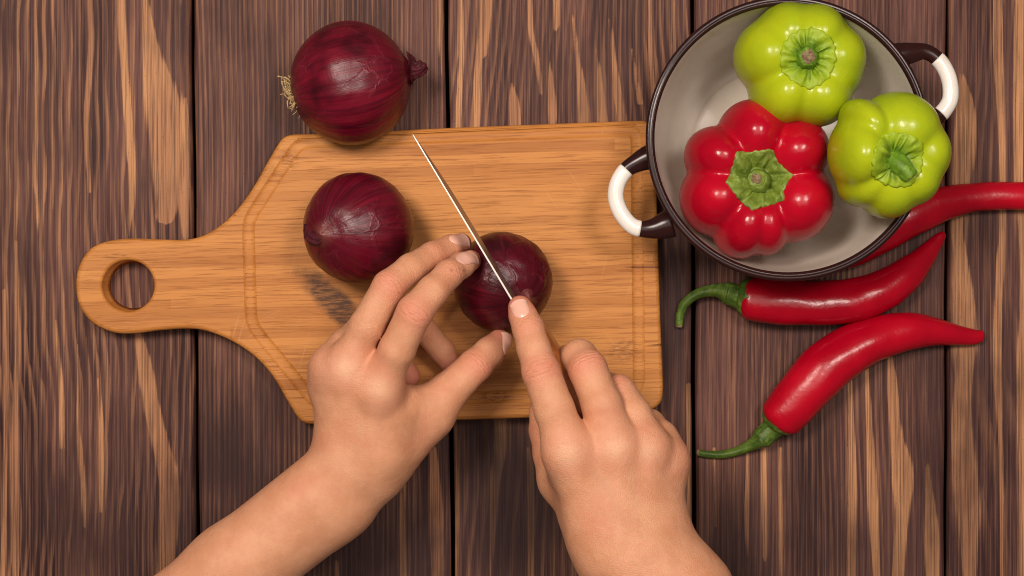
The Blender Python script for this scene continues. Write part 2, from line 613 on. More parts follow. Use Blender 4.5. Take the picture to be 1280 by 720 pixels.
def mat_onion(name, bright=1.0, pap=0.3):
    m = M(name)
    v = m.obj()
    x, y, z = m.sep(v)
    rad = m.vmath('NORMALIZE', m.comb(x, y, 0.0))
    def mer(k, kz, off):
        return m.vmath('ADD', m.vmath('MULTIPLY', rad, (k, k, 0)), m.comb(off, 0.0, m.math('MULTIPLY', z, kz)))
    s1 = m.noise(mer(16, 16, 0.0), 1.0, 4, 0.6, 0.3)
    s2 = m.noise(mer(60, 26, 3.0), 1.0, 3, 0.6)
    s3 = m.noise(mer(6, 30, 7.0), 1.0, 3, 0.5)
    blot = m.noise(v, 42, 4, 0.55)
    B = bright
    c = m.mix(m.smooth(s1, 0.22, 0.80), (0.040 * B, 0.0018, 0.0065 * B), (0.125 * B, 0.0028 * B, 0.0120 * B))
    c = m.mix(m.smooth(s3, 0.48, 0.80, 0, 0.40), c, (0.21 * B, 0.007 * B, 0.022 * B))
    c = m.mix(m.smooth(s2, 0.56, 0.74, 0, 0.22), c, (0.022, 0.002, 0.006))
    c = m.mix(m.smooth(s2, 0.42, 0.26, 0, 0.16), c, (0.26 * B, 0.020 * B, 0.040 * B))
    c = m.mix(m.smooth(blot, 0.58, 0.76, 0, pap), c, (0.23, 0.022, 0.040))
    c = m.mix(m.smooth(m.noise(m.vmath('ADD', v, (3.1, 1.7, 0.4)), 30, 3, 0.6), 0.48, 0.68, 0, 0.72), c, (0.020, 0.0012, 0.004))
    dv = m.vmath('ADD', m.vmath('MULTIPLY', v, (1, 1, 0.6)), m.vmath('MULTIPLY', m.noise(v, 80, 3, 0.6, 0, True), (0.011, 0.011, 0.011)))
    ck = m.voro(dv, 62, 'DISTANCE_TO_EDGE')
    crk = m.math('MULTIPLY', m.smooth(ck, 0.055, 0.0), m.smooth(blot, 0.47, 0.60))
    c = m.mix(m.math('MULTIPLY', crk, pap * 0.45), c, (0.30, 0.05, 0.07))
    c = m.mix(m.smooth(m.attr('dry'), 0.0, 1.0), c, (0.17, 0.045, 0.038))
    m.set('Base Color', c)
    m.set('Roughness', m.smooth(blot, 0.3, 0.7, 0.26, 0.42))
    m.set('Specular IOR Level', 0.38)
    m.set('Subsurface Weight', 0.0)
    crum = m.noise(m.vmath('MULTIPLY', v, (1, 1, 0.8)), 70, 4, 0.5, 0.9)
    h = m.math('ADD', m.math('MULTIPLY', s2, 0.15), m.math('MULTIPLY', crum, 1.0))
    h = m.math('ADD', h, m.math('MULTIPLY', crk, 0.30))
    m.bump(h, 0.45, 0.0016)
    return m.m


def mat_simple(name, col, rough=0.5, spec=0.5, coat=0.0, metal=0.0, n=None, bumpk=None, col2=None, nscale=60):
    m = M(name)
    v = m.obj()
    nn = m.noise(v, nscale, 4, 0.6)
    c2 = col2 or tuple(x * 0.75 for x in col)
    m.set('Base Color', m.mix(m.smooth(nn, 0.3, 0.7), col, c2))
    m.set('Roughness', m.smooth(m.noise(v, nscale * 3, 3), 0.25, 0.75, rough * 0.85, rough * 1.2))
    m.set('Specular IOR Level', spec)
    m.set('Coat Weight', coat)
    m.set('Metallic', metal)
    if bumpk:
        m.bump(m.noise(v, bumpk[0], 4, 0.6), bumpk[1], 0.001)
    return m.m


def mat_pepper(name, a, b, deep, rough=0.2, bs=150, bk=0.2):
    m = M(name)
    v = m.obj()
    n1 = m.noise(v, 28, 3, 0.5)
    n2 = m.noise(v, 330, 3, 0.6)
    c = m.mix(m.smooth(n1, 0.3, 0.7), a, b)
    c = m.mix(m.smooth(n2, 0.62, 0.8, 0, 0.25), c, deep)
    sp = m.smooth(m.voro(v, 170), 0.07, 0.03, 0, 0.55)
    c = m.mix(m.math('MULTIPLY', sp, m.smooth(m.noise(v, 60, 1), 0.55, 0.65)), c, deep)
    m.set('Base Color', c)
    m.set('Roughness', m.smooth(n1, 0.3, 0.7, rough, rough * 1.35))
    m.set('Specular IOR Level', 0.36)
    m.set('Subsurface Weight', 0.08)
    m.b.inputs['Subsurface Scale'].default_value = 0.003
    m.b.inputs['Subsurface Radius'].default_value = (1, 0.4, 0.2)
    h = m.math('ADD', m.math('MULTIPLY', m.noise(v, 620, 2, 0.5), 0.10), m.math('MULTIPLY', m.noise(v, bs, 3, 0.5), 1.0))
    m.bump(h, bk, 0.0014)
    return m.m


def mat_calyx(name, a, b, ridge=(0.19, 0.30, 0.055), rimc=None):
    m = M(name)
    v = m.obj()
    rid = m.attr('rid')
    n1 = m.noise(v, 170, 4, 0.65)
    c = m.mix(m.smooth(n1, 0.3, 0.7), a, b)
    c = m.mix(m.smooth(rid, 0.35, 1.0, 0, 0.55), c, ridge)
    if rimc:
        c = m.mix(m.smooth(m.math('ADD', m.attr('rad'), m.math('MULTIPLY', m.math('SUBTRACT', n1, 0.5), 0.7)), 0.35, 1.0, 0, 0.75), c, rimc)
    c = m.mix(m.smooth(m.noise(v, 420, 2), 0.62, 0.75, 0, 0.5), c, (0.20, 0.17, 0.04))
    c = m.mix(m.smooth(m.noise(v, 240, 3, 0.7), 0.52, 0.70, 0, 0.45), c, tuple(min(1, x * 1.5 + 0.03) for x in ridge))
    m.set('Base Color', c)
    m.set('Roughness', 0.5)
    m.set('Specular IOR Level', 0.35)
    m.bump(m.noise(v, 500, 3, 0.6), 0.35, 0.0008)
    return m.m


MAT = dict(
    plank=mat_plank(), bamboo=mat_bamboo(), skin=mat_skin(), nail=mat_nail(),
    onionA=mat_onion('onion_skin_bright', 1.3, 0.3), onionB=mat_onion('onion_skin_deep', 1.12, 0.22), onionC=mat_onion('onion_skin_purple', 0.8, 0.3),
    gap=mat_simple('dark_gap', (0.010, 0.008, 0.008), 0.9, 0.1),
    red=mat_pepper('red_pepper_skin', (0.36, 0.0010, 0.013), (0.47, 0.0014, 0.016), (0.20, 0.002, 0.006), 0.20),
    lime=mat_pepper('lime_pepper_skin', (0.40, 0.465, 0.008), (0.31, 0.41, 0.009), (0.22, 0.31, 0.01), 0.22),
    chilli=mat_pepper('chilli_skin', (0.33, 0.0010, 0.011), (0.44, 0.0014, 0.014), (0.17, 0.002, 0.006), 0.22, 75, 0.40),
    calyx=mat_calyx('calyx_green', (0.085, 0.135, 0.012), (0.18, 0.25, 0.030), (0.24, 0.32, 0.07)),
    calyx_lime=mat_calyx('calyx_lime', (0.060, 0.145, 0.008), (0.13, 0.25, 0.012), (0.22, 0.34, 0.02), (0.34, 0.45, 0.012)),
    stem=mat_calyx('stem_green', (0.035, 0.075, 0.008), (0.085, 0.14, 0.015), (0.10, 0.16, 0.02)),
    cut=mat_simple('cut_stem', (0.30, 0.22, 0.12), 0.8, 0.2, col2=(0.12, 0.075, 0.035), nscale=500, bumpk=(900, 0.6)),
    cream=mat_simple('cream_enamel', (0.70, 0.64, 0.55), 0.22, 0.45, 0.2, col2=(0.63, 0.57, 0.48), nscale=25),
    white=mat_simple('white_enamel', (0.80, 0.76, 0.70), 0.18, 0.5, 0.5, col2=(0.74, 0.69, 0.62), nscale=40),
    brown=mat_simple('brown_enamel', (0.026, 0.008, 0.007), 0.20, 0.22, 0.0, col2=(0.020, 0.007, 0.007), nscale=30),
    roots=mat_simple('dry_roots', (0.62, 0.45, 0.22), 0.8, 0.2, col2=(0.42, 0.28, 0.13), nscale=300),
    neck=mat_simple('dry_neck', (0.10, 0.010, 0.018), 0.6, 0.25, col2=(0.035, 0.005, 0.009), nscale=350, bumpk=(500, 0.6)),
    handle=mat_simple('knife_handle_wood', (0.48, 0.165, 0.045), 0.35, 0.4, 0.2, col2=(0.30, 0.09, 0.025), nscale=200),
)


def mat_steel():
    m = M('steel')
    v = m.obj()
    n = m.noise(m.mapping(v, (1, 1, 0.03)), 900, 2)
    m.set('Base Color', m.mix(n, (0.26, 0.25, 0.235), (0.46, 0.44, 0.41)))
    m.set('Metallic', 1.0)
    m.set('Roughness', m.smooth(n, 0.3, 0.7, 0.36, 0.46))
    return m.m


def mat_outside():
    """brown enamel with cream flower splashes round the outside of the pot"""
    m = M('patterned_enamel')
    v = m.obj()
    d = m.voro(m.mapping(v, (1, 1, 0.8)), 62, 'F1')
    n = m.noise(v, 120, 2, 0.5)
    dd = m.math('ADD', d, m.math('MULTIPLY', n, 0.35))
    z = m.sep(v)[2]
    band = m.math('MULTIPLY', m.smooth(z, 0.078, 0.074), m.smooth(z, 0.030, 0.036))
    c = m.mix(m.math('MULTIPLY', m.smooth(dd, 0.52, 0.46), band), (0.045, 0.015, 0.014), (0.62, 0.50, 0.40))
    m.set('Base Color', c)
    m.set('Roughness', 0.25)
    m.set('Coat Weight', 0.1)
    return m.m


MAT['steel'] = mat_steel()
MAT['outside'] = mat_outside()

# ------------------------------------------------------------------ the table: planks with recessed gaps
table = bpy.data.objects.new('table_top', None)
COL.objects.link(table)
table['kind'] = 'structure'
table['label'] = 'dark stained pine planks laid side by side'

# plank edges at y=0 and y=720 (photo pixels), left / right of each gap
gaps = [((236.5, 242.5), (244, 250)), ((555, 560.5), (563.5, 569)), ((863, 869.5), (865, 871.5)), ((1182, 1188.5), (1180, 1186.5))]
edges_l = [(-330, -330)] + [(g[0][1], g[1][1]) for g in gaps] + [(1520, 1520)]
plank_def = []
Ltop = [(-80, -80)] + [(g[0][1], g[1][1]) for g in gaps]
Rtop = [(g[0][0], g[1][0]) for g in gaps] + [(1500, 1500)]
plank_def = list(zip(Ltop, Rtop))
plank_def.insert(0, ((-400, -400), (-88, -88)))

# pale streaks: list of (x, y, halfwidth) polylines per frame
streaks = [
    [(150, -80, 5), (153, 40, 6), (160, 150, 6), (165, 230, 5), (160, 300, 2)],
    [(180, -80, 3), (182, 0, 5), (190, 70, 14), (205, 130, 26), (212, 200, 24), (212, 245, 17), (207, 276, 12)],
    [(232, 120, 2), (231, 180, 8), (231, 270, 6), (233, 300, 4)],
    [(112, -60, 4), (114, 60, 5), (108, 150, 4), (112, 240, 3)],
    [(166, 400, 3), (178, 440, 9), (188, 500, 11), (205, 570, 13), (212, 620, 14), (208, 700, 13), (204, 800, 8)],
    [(96, 430, 2), (98, 520, 3), (104, 600, 4), (106, 660, 2)],
    [(122, 470, 2), (128, 560, 4), (126, 640, 2)],
    [(70, 400, 2), (76, 480, 4), (78, 560, 3)],
    [(20, 300, 3), (22, 420, 4), (18, 560, 5), (20, 740, 4)],
    [(6, 360, 3), (8, 520, 4), (4, 720, 4)],
    [(42, -50, 2), (46, 80, 3), (44, 220, 3), (50, 300, 2)],
    [(551, -60, 2), (551, 20, 4), (550, 60, 4), (553, 100, 1)],
    [(506, 590, 3), (503, 660, 4), (505, 780, 4)],
    [(541, 560, 5), (545, 620, 8), (546, 690, 8), (547, 780, 6)],
    [(420, 700, 3), (425, 780, 5)],
    [(601, -60, 5), (600, 40, 4), (598, 90, 6), (593, 160, 6)],
    [(575, -40, 3), (577, 60, 4), (572, 160, 4)],
    [(618, -60, 6), (608, 30, 6), (607, 70, 3)],
    [(640, 100, 1), (643, 130, 7), (645, 165, 8)],
    [(685, 70, 1), (688, 100, 4), (690, 140, 6), (690, 165, 3)],
    [(662, -60, 2), (663, 30, 4), (672, 80, 4), (676, 120, 2)],
    [(693, -60, 4), (696, 20, 5), (694, 40, 3)],
    [(716, 20, 2), (722, 70, 3), (728, 120, 7), (731, 165, 7)],
    [(745, 60, 1), (750, 105, 4), (753, 155, 7)],
    [(762, 20, 2), (768, 80, 4), (774, 130, 6), (777, 165, 3)],
    [(790, 60, 2), (800, 130, 4)], [(812, -20, 3), (814, 80, 4), (822, 160, 3)],
    [(845, -60, 3), (842, 40, 3), (846, 120, 2)],
    [(570, 520, 3), (571, 640, 4), (571, 760, 3)],
    [(625, 500, 7), (625, 560, 9), (619, 600, 7), (616, 660, 5), (614, 720, 2)],
    [(661, 560, 3), (664, 620, 5), (662, 760, 4)],
    [(828, 530, 2), (842, 600, 3), (850, 700, 4)],
    [(861, 480, 3), (862, 600, 4), (862, 720, 3)],
    [(942, -50, 3), (936, 30, 3)],
    [(1062, 440, 2), (1064, 520, 4), (1066, 600, 6), (1064, 720, 6)],
    [(1082, 440, 4), (1086, 520, 5), (1091, 620, 7), (1096, 720, 5), (1099, 780, 4)],
    [(1110, 425, 3), (1115, 480, 7), (1120, 540, 8), (1128, 590, 15), (1128, 640, 10), (1122, 720, 8), (1120, 780, 6)],
    [(1160, 580, 2), (1165, 680, 10), (1165, 760, 7)],
    [(935, 560, 3), (934, 640, 4), (933, 700, 2)], [(955, 560, 3), (956, 640, 4), (956, 700, 3)],
    [(975, 560, 3), (976, 650, 4), (977, 740, 2)], [(893, 560, 2), (894, 660, 2)],
    [(1202, 90, 2), (1206, 120, 9), (1207, 150, 14), (1204, 190, 15), (1200, 240, 11), (1197, 290, 8), (1203, 340, 11), (1206, 420, 16), (1205, 470, 11), (1203, 530, 13), (1206, 590, 15), (1210, 640, 16), (1213, 720, 10)],
    [(1245, -60, 5), (1248, 60, 7), (1252, 160, 5), (1254, 260, 4), (1250, 340, 6), (1247, 440, 6), (1251, 560, 4), (1252, 720, 3)],
    [(1276, -60, 6), (1274, 100, 8), (1273, 220, 6), (1280, 340, 5), (1276, 480, 6), (1279, 640, 5), (1280, 780, 6)],
]
# darker zones (x, y, rx, ry, strength)
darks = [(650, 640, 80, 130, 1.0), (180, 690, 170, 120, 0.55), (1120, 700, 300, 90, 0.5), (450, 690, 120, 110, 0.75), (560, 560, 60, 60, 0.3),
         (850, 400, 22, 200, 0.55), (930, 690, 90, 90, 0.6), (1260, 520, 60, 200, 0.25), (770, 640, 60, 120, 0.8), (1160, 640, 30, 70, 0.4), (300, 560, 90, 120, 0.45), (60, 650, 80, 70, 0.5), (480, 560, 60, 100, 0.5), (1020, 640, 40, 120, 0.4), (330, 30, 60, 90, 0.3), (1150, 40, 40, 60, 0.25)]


def plank_fields(i, X, Y):
    """X,Y photo pixels arrays -> grain coordinate, pale mask height, dark tone, line amplitude"""
    if i <= 1:
        g = X / 11.0 + 0.75 * np.sin(Y / 150 + X / 120) + 0.28 * np.sin(Y / 61 + X / 70 + 1) + 0.5 * np.sin(Y / 300) + 0.12 * np.sin(Y / 23 + X / 40)
        amp = 0.95 - 0.25 * np.clip((X - 170) / 60, 0, 1)
    elif i == 2:
        g = X / 6.4 + 0.5 * np.sin(Y / 210 + X / 80) + 0.25 * np.sin(Y / 71 + 2)
        amp = 0.62 + 0 * X
    elif i == 3:
        g = X / 10.5 + 0.8 * np.sin(Y / 120 + X / 110) + 0.22 * np.sin(Y / 43 + X / 60) - (X - 700) * (Y - 60) / 30000.0
        amp = 0.75 + 0 * X
    elif i == 4:
        g = X / 7.4 + 0.7 * np.sin(Y / 190 + X / 60) + 0.3 * np.sin(Y / 61)
        amp = 0.66 - 0.3 * np.clip((X - 1040) / 60, 0, 1)
    else:
        g = X / 17.0 + 1.2 * np.sin(Y / 150 + X / 40)
        amp = 0.55 + 0 * X
    pale = np.full(X.shape, -1.0)
    for st in streaks:
        st = catmull(st, 8)
        xc = np.interp(Y, st[:, 1], st[:, 0])
        hw = np.interp(Y, st[:, 1], st[:, 2])
        out = np.maximum(np.maximum(st[0, 1] - Y, Y - st[-1, 1]), 0)
        v = np.clip((1 - np.abs(X - xc) / hw) * np.minimum(hw / 6, 1.2), -1, 1) - out / 5
        pale = np.maximum(pale, np.clip(v, -1, 1))
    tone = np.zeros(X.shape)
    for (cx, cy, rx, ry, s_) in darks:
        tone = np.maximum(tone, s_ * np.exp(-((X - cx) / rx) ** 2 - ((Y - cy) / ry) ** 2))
    return g, pale, tone, amp


PT = 0.022
for i, ((lt, lb), (rt, rb)) in enumerate(plank_def):
    inview = 0 < i
    ny = 170
    nx = max(6, int((rt - lt) / 4)) if inview else 40
    ys = np.linspace(-160, 880, ny)
    V, A = [], []
    fr = (ys - 0) / 720.0
    L = lt + (lb - lt) * fr
    R = rt + (rb - rt) * fr
    # small waviness at the edges
    L = L + 0.5 * np.sin(ys / 37 + i); R = R + 0.5 * np.sin(ys / 41 + 2 * i)
    u = np.linspace(0, 1, nx)
    X = L[None, :] + (R - L)[None, :] * u[:, None]
    Y = np.repeat(ys[None, :], nx, 0)
    Z = np.zeros_like(X)
    edge = np.minimum((X - L[None]), (R[None] - X))
    Z -= 0.0009 * np.clip(1 - edge / 3.0, 0, 1) ** 2
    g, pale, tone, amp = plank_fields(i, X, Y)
    # raised grain relief (real geometry)
    Z += 0.00012 * np.sin(g * 2 * np.pi)
    top = np.stack([(X - 640) * S, (360 - Y) * S, Z], -1).reshape(-1, 3)
    F = list(map(tuple, grid_faces(nx, ny)[:, ::-1]))
    n0 = len(top)
    # skirt down the sides
    ring = [k * ny for k in range(nx)] + [(nx - 1) * ny + k for k in range(1, ny)] + [k * ny + ny - 1 for k in range(nx - 2, -1, -1)] + [k for k in range(ny - 2, 0, -1)]
    low = top[ring].copy(); low[:, 2] = -PT
    V = np.concatenate([top, low])
    m_ = len(ring)
    for k in range(m_):
        F.append((ring[k], ring[(k + 1) % m_], n0 + (k + 1) % m_, n0 + k))
    F.append(tuple(n0 + k for k in range(m_ - 1, -1, -1)))
    at = {}
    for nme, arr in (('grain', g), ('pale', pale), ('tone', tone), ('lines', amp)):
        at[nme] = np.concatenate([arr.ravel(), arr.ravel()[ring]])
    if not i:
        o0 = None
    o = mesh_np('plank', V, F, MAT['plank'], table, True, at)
    bm = bmesh.new(); bm.from_mesh(o.data); bmesh.ops.recalc_face_normals(bm, faces=bm.faces); bm.to_mesh(o.data); bm.free()
# underlay seen in the gaps
V = [(-0.60, -0.34, -PT - 0.001), (0.50, -0.34, -PT - 0.001), (0.50, 0.34, -PT - 0.001), (-0.60, 0.34, -PT - 0.001)]
V = V + [(a, b, c - 0.02) for a, b, c in V]
mesh_np('under_board', np.array(V), [(0, 1, 2, 3), (7, 6, 5, 4), (0, 4, 5, 1), (1, 5, 6, 2), (2, 6, 7, 3), (3, 7, 4, 0)], MAT['gap'], table, False)

# ------------------------------------------------------------------ cutting board
BZ = 0.018
board = thing('cutting_board', (0, 0, 0), 'paddle-shaped bamboo cutting board with round hole in handle, two onions on it', 'cutting board')
outl = [(94, 356), (98, 332), (112, 311), (135, 301), (165, 298), (200, 299), (235, 299), (262, 290), (290, 268), (314, 237), (334, 202), (347, 180), (355, 171), (368, 167.5),
        (395, 167), (450, 165), (550, 160), (650, 156), (740, 152.5), (796, 150.5), (808, 152), (816, 159), (819, 172), (821, 230), (823, 300), (826, 400), (829, 470), (829, 492), (825, 505), (813, 513),
        (798, 515), (730, 519), (650, 523), (550, 526), (450, 529.5), (395, 530.5), (381, 529), (371, 521), (358, 500), (340, 470), (318, 446), (290, 427), (258, 414), (232, 411), (200, 413), (165, 417), (138, 415), (113, 402), (98, 381)]
outl = catmull(outl, 5, True)
hole = np.array([(160 + 32.5 * math.cos(a), 357 + 32 * math.sin(a)) for a in np.linspace(0, 2 * math.pi, 64, endpoint=False)])
groove_c = [(310, 276), (374, 178), (560, 171), (796, 162), (799, 488), (600, 497), (396, 506), (314, 406)]


def inset_loop(L, dist):
    """offset closed 2d loop (world metres) inward"""
    n = len(L)
    prv = np.roll(L, 1, 0); nxt = np.roll(L, -1, 0)
    t = nxt - prv
    t /= np.linalg.norm(t, axis=1)[:, None]
    nrm = np.stack([-t[:, 1], t[:, 0]], 1)
    area_ = 0.5 * np.sum(L[:, 0] * nxt[:, 1] - nxt[:, 0] * L[:, 1])
    return L + nrm * dist * (1 if area_ > 0 else -1)


def w2(L, z):
    return np.array([P(a, b, z)[:2] for a, b in L])


bm = bmesh.new()


def ring_verts(L2, z):
    return [bm.verts.new((float(a), float(b), float(z))) for a, b in L2]


def bridge(a, b):
    n = len(a)
    for i in range(n):
        bm.faces.new((a[i], a[(i + 1) % n], b[(i + 1) % n], b[i]))


O2 = w2(outl, BZ)
H2 = w2(hole, BZ)
def resample_closed(L, step):
    L = np.array(L, float)
    Lc = np.vstack([L, L[:1]])
    seg_ = np.linalg.norm(np.diff(Lc, axis=0), axis=1)
    cum = np.concatenate([[0], np.cumsum(seg_)])
    n = int(cum[-1] / step)
    q = np.linspace(0, cum[-1], n, endpoint=False)
    return np.stack([np.interp(q, cum, Lc[:, k]) for k in (0, 1)], 1)


gc = resample_closed(groove_c, 2.5)
for _ in range(26):
    gc = 0.5 * gc + 0.25 * (np.roll(gc, 1, 0) + np.roll(gc, -1, 0))
G2 = w2(gc, BZ)
# outer side profile (inset, z)
prev = None
for ins, z in ((0.0022, 0.0), (0.0006, 0.0012), (0.0, 0.003), (0.0, BZ - 0.0028), (0.0004, BZ - 0.0014), (0.0012, BZ - 0.0005), (0.0026, BZ)):
    r = ring_verts(inset_loop(O2, ins), z)
    if prev is None:
        bottom_ring = r
    else:
        bridge(prev, r)
    prev = r
top_outer = prev
prev = None
for ins, z in ((0.0016, 0.0), (0.0, 0.0016), (0.0, BZ - 0.0016), (-0.0006, BZ - 0.0006), (-0.0018, BZ)):
    r = ring_verts(inset_loop(H2, ins), z)
    if prev is None:
        bottom_hole = r
    else:
        bridge(prev, r)
    prev = r
top_hole = prev
prev = None
gw = 0.0036
for off, z in ((-gw - 0.0004, BZ), (-gw, BZ - 0.0002), (-gw * 0.75, BZ - 0.0012), (-gw * 0.4, BZ - 0.0013), (0, BZ - 0.0015), (gw * 0.4, BZ - 0.0013), (gw * 0.75, BZ - 0.0012), (gw, BZ - 0.0002), (gw + 0.0004, BZ)):
    r = ring_verts(inset_loop(G2, off), z)
    if prev is None:
        g_out = r
    else:
        bridge(prev, r)
    prev = r
g_in = prev


def inside(poly, p):
    x, y = p
    c = False
    n = len(poly)
    for i in range(n):
        x0, y0 = poly[i][0], poly[i][1]
        x1, y1 = poly[i - 1][0], poly[i - 1][1]
        if (y0 > y) != (y1 > y) and x < (x1 - x0) * (y - y0) / (y1 - y0) + x0:
            c = not c
    return c


from mathutils.geometry import delaunay_2d_cdt


def fill(outer, holes):
    """constrained triangulation between vertex loops"""
    loops = [outer] + holes
    vs_ = [v for l in loops for v in l]
    co = [Vector((v.co.x, v.co.y)) * 100 for v in vs_]
    ed = []
    b0 = 0
    for l in loops:
        n = len(l)
        ed += [(b0 + i, b0 + (i + 1) % n) for i in range(n)]
        b0 += n
    vo, eo, fo, ov, oe, of = delaunay_2d_cdt(co, ed, [], 0, 1e-7)
    polys = [[(v.co.x * 100, v.co.y * 100) for v in l] for l in loops]
    for f in fo:
        c = sum((vo[i] for i in f), Vector((0, 0))) / len(f)
        if not inside(polys[0], c) or any(inside(h, c) for h in polys[1:]):
            continue
        idx = [ov[i][0] for i in f if ov[i]]
        if len(set(idx)) == 3:
            try:
                bm.faces.new([vs_[i] for i in idx])
            except ValueError:
                pass


fill(top_outer, [top_hole, g_out])
fill(g_in, [])
fill(bottom_ring, [bottom_hole])
bmesh.ops.recalc_face_normals(bm, faces=bm.faces)
me = bpy.data.meshes.new('board_body')
bm.to_mesh(me); bm.free()
me.materials.append(MAT['bamboo'])
me.polygons.foreach_set('use_smooth', np.array([abs(p.normal.z) < 0.9999 for p in me.polygons]))
bb = bpy.data.objects.new('board_body', me); COL.objects.link(bb); bb.parent = board


# ------------------------------------------------------------------ onions
def onion(name_px, R, squash, axis, mat, label, seed, necks=True, zc=None, neck_len=0.012, neck_in=0.0, root=True, neck_r=0.006):
    cx, cy, z = name_px
    c = P(cx, cy, z)
    root_o = thing('red_onion', c, label, 'onion', 'whole red onions')
    axis = Vector(axis).normalized()
    q = axis.to_track_quat('Z', 'Y')
    root_o.rotation_mode = 'QUATERNION'
    root_o.rotation_quaternion = q
    n, m_ = 96, 128
    V = []; dry = []
    for i in range(n + 1):
        t = i / n
        a = math.pi * t          # 0 at neck (+z), pi at root (-z)
        zz = math.cos(a) * R * squash
        rr = math.sin(a) * R
        # neck shoulder pull and root dimple
        if t < 0.12:
            zz += (0.12 - t) ** 2 / 0.0144 * 0.10 * R
        if t > 0.93:
            zz += ((t - 0.93) / 0.07) ** 2 * 0.05 * R
        for j in range(m_):
            th = 2 * math.pi * j / m_
            f = 1 + 0.010 * math.sin(3 * th + seed) + 0.006 * math.sin(7 * th + 2 * seed) * math.sin(a) + 0.004 * math.sin(23 * th + seed) * math.sin(a)
            V.append((rr * f * math.cos(th), rr * f * math.sin(th), zz * (1 + 0.01 * math.sin(2 * th))))
            dry.append(max(0, 1 - t / 0.10) + max(0, (t - 0.955) / 0.045))
    F = grid_faces(n + 1, m_, False, True)[:, ::-1]
    V = np.array(V)
    V += (V / np.maximum(np.linalg.norm(V, axis=1)[:, None], 1e-6)) * (0.0003 * vnoise(V, 260, seed))[:, None]
    b = mesh_np('bulb', V, F, mat, None, True, {'dry': np.clip(dry, 0, 1)})
    b.parent = root_o
    # dry twisted neck
    if necks:
        rs = np.random.default_rng(seed)
        n2 = 14
        path = []
        for k in range(n2):
            t = k / (n2 - 1)
            path.append((0.002 * math.sin(t * 4 + seed) * t, 0.0022 * math.sin(t * 3) * t, R * squash * (1.02 - neck_in) + t * neck_len))
        rad = [neck_r * (1.5 * (1 - t) ** 3 + 0.72 + 0.22 * t) for t in np.linspace(0, 1, n2)]
        rad[-1] *= 0.8
        Vn, Fn = tube(path, rad, 40, True, None, lambda t, a: 1 + 0.09 * math.sin(5 * a + 3 * t) + 0.07 * math.sin(11 * a - 4 * t + seed) + (0.12 * math.sin(7 * a) if t > 0.85 else 0))
        nk = mesh_np('neck', Vn, Fn, MAT['neck']); nk.parent = root_o
    if root:
        rs = np.random.default_rng(seed + 5)
        VV, FF = [], []
        for k in range(110):
            th = rs.uniform(0, 2 * math.pi); r0 = rs.uniform(0, 0.0062)
            p = np.array([r0 * math.cos(th), r0 * math.sin(th), -R * squash * 0.965])
            L = rs.uniform(0.003, 0.009) if k > 30 else rs.uniform(0.007, 0.014)
            d = np.array([0.7 * math.cos(th), 0.7 * math.sin(th), -0.7 + 0.8 * rs.random()])
            d /= np.linalg.norm(d)
            if k <= 30:
                d = np.array(root_dir_local) + rs.normal(size=3) * 0.35
                d /= np.linalg.norm(d)
            side = np.cross(d, rs.normal(size=3)); side /= np.linalg.norm(side)
            ts = np.linspace(0, 1, 8)
            path = [p + d * L * t + side * L * 0.30 * math.sin(t * 3.0) * (rs.random() * 0.2 + 0.9) for t in ts]
            Vn, Fn = tube(path, 0.00042 * (1 - 0.6 * ts), 5, True)
            b0 = len(VV)
            VV.extend(Vn); FF.extend([tuple(x + b0 for x in f) for f in Fn])
        Vd, Fd = tube([(0, 0, -R * squash * 0.93), (0, 0, -R * squash * 0.975), (0, 0, -R * squash * 0.985)], [0.0068, 0.0062, 0.004], 24)
        rt = mesh_np('root_plate', Vd, Fd, MAT['cut']); rt.parent = root_o
        ro = mesh_np('roots', np.array(VV), FF, MAT['roots']); ro['kind'] = 'stuff'
        ro.parent = root_o
    return root_o, b


root_dir_local = (0.0, -0.9, -0.25)
# top onion: lies on the table against the board, root to the left, neck to the right
ax1 = Vector(P(512, 84, 0.040)) - Vector(P(366, 116, 0.046))
q1 = ax1.to_track_quat('Z', 'Y')
root_dir_local = tuple(q1.inverted() @ Vector((-0.35, 1.0, 0.25)))
on1, b1 = onion((438, 104, 0.0375), pxs(77, 0.037), 0.97, ax1, MAT['onionA'],
                'topmost red onion with straw-coloured roots, lying on the planks against the board', 3, True, neck_len=0.008, neck_in=0.0, neck_r=0.0048)
# second onion on the board, neck folded to the left
on2, b2 = onion((448, 285, BZ + 0.0345), pxs(69, 0.05), 1.0, (-0.55, -0.12, 0.82), MAT['onionB'],
                'uncut red onion on the board, left of the knife, its dry neck folded over', 11, False, root=False)
# onion under the knife
on3, b3 = onion((628, 352, BZ + 0.0305), pxs(62.5, 0.05), 0.98, (0.50, -0.32, 0.80), MAT['onionC'],
                'red onion being cut, held by fingertips under the knife blade', 17, False, root=False)
ZO3 = BZ + 0.0305
C3 = P(628, 352, ZO3)
R3 = pxs(62.5, 0.05)


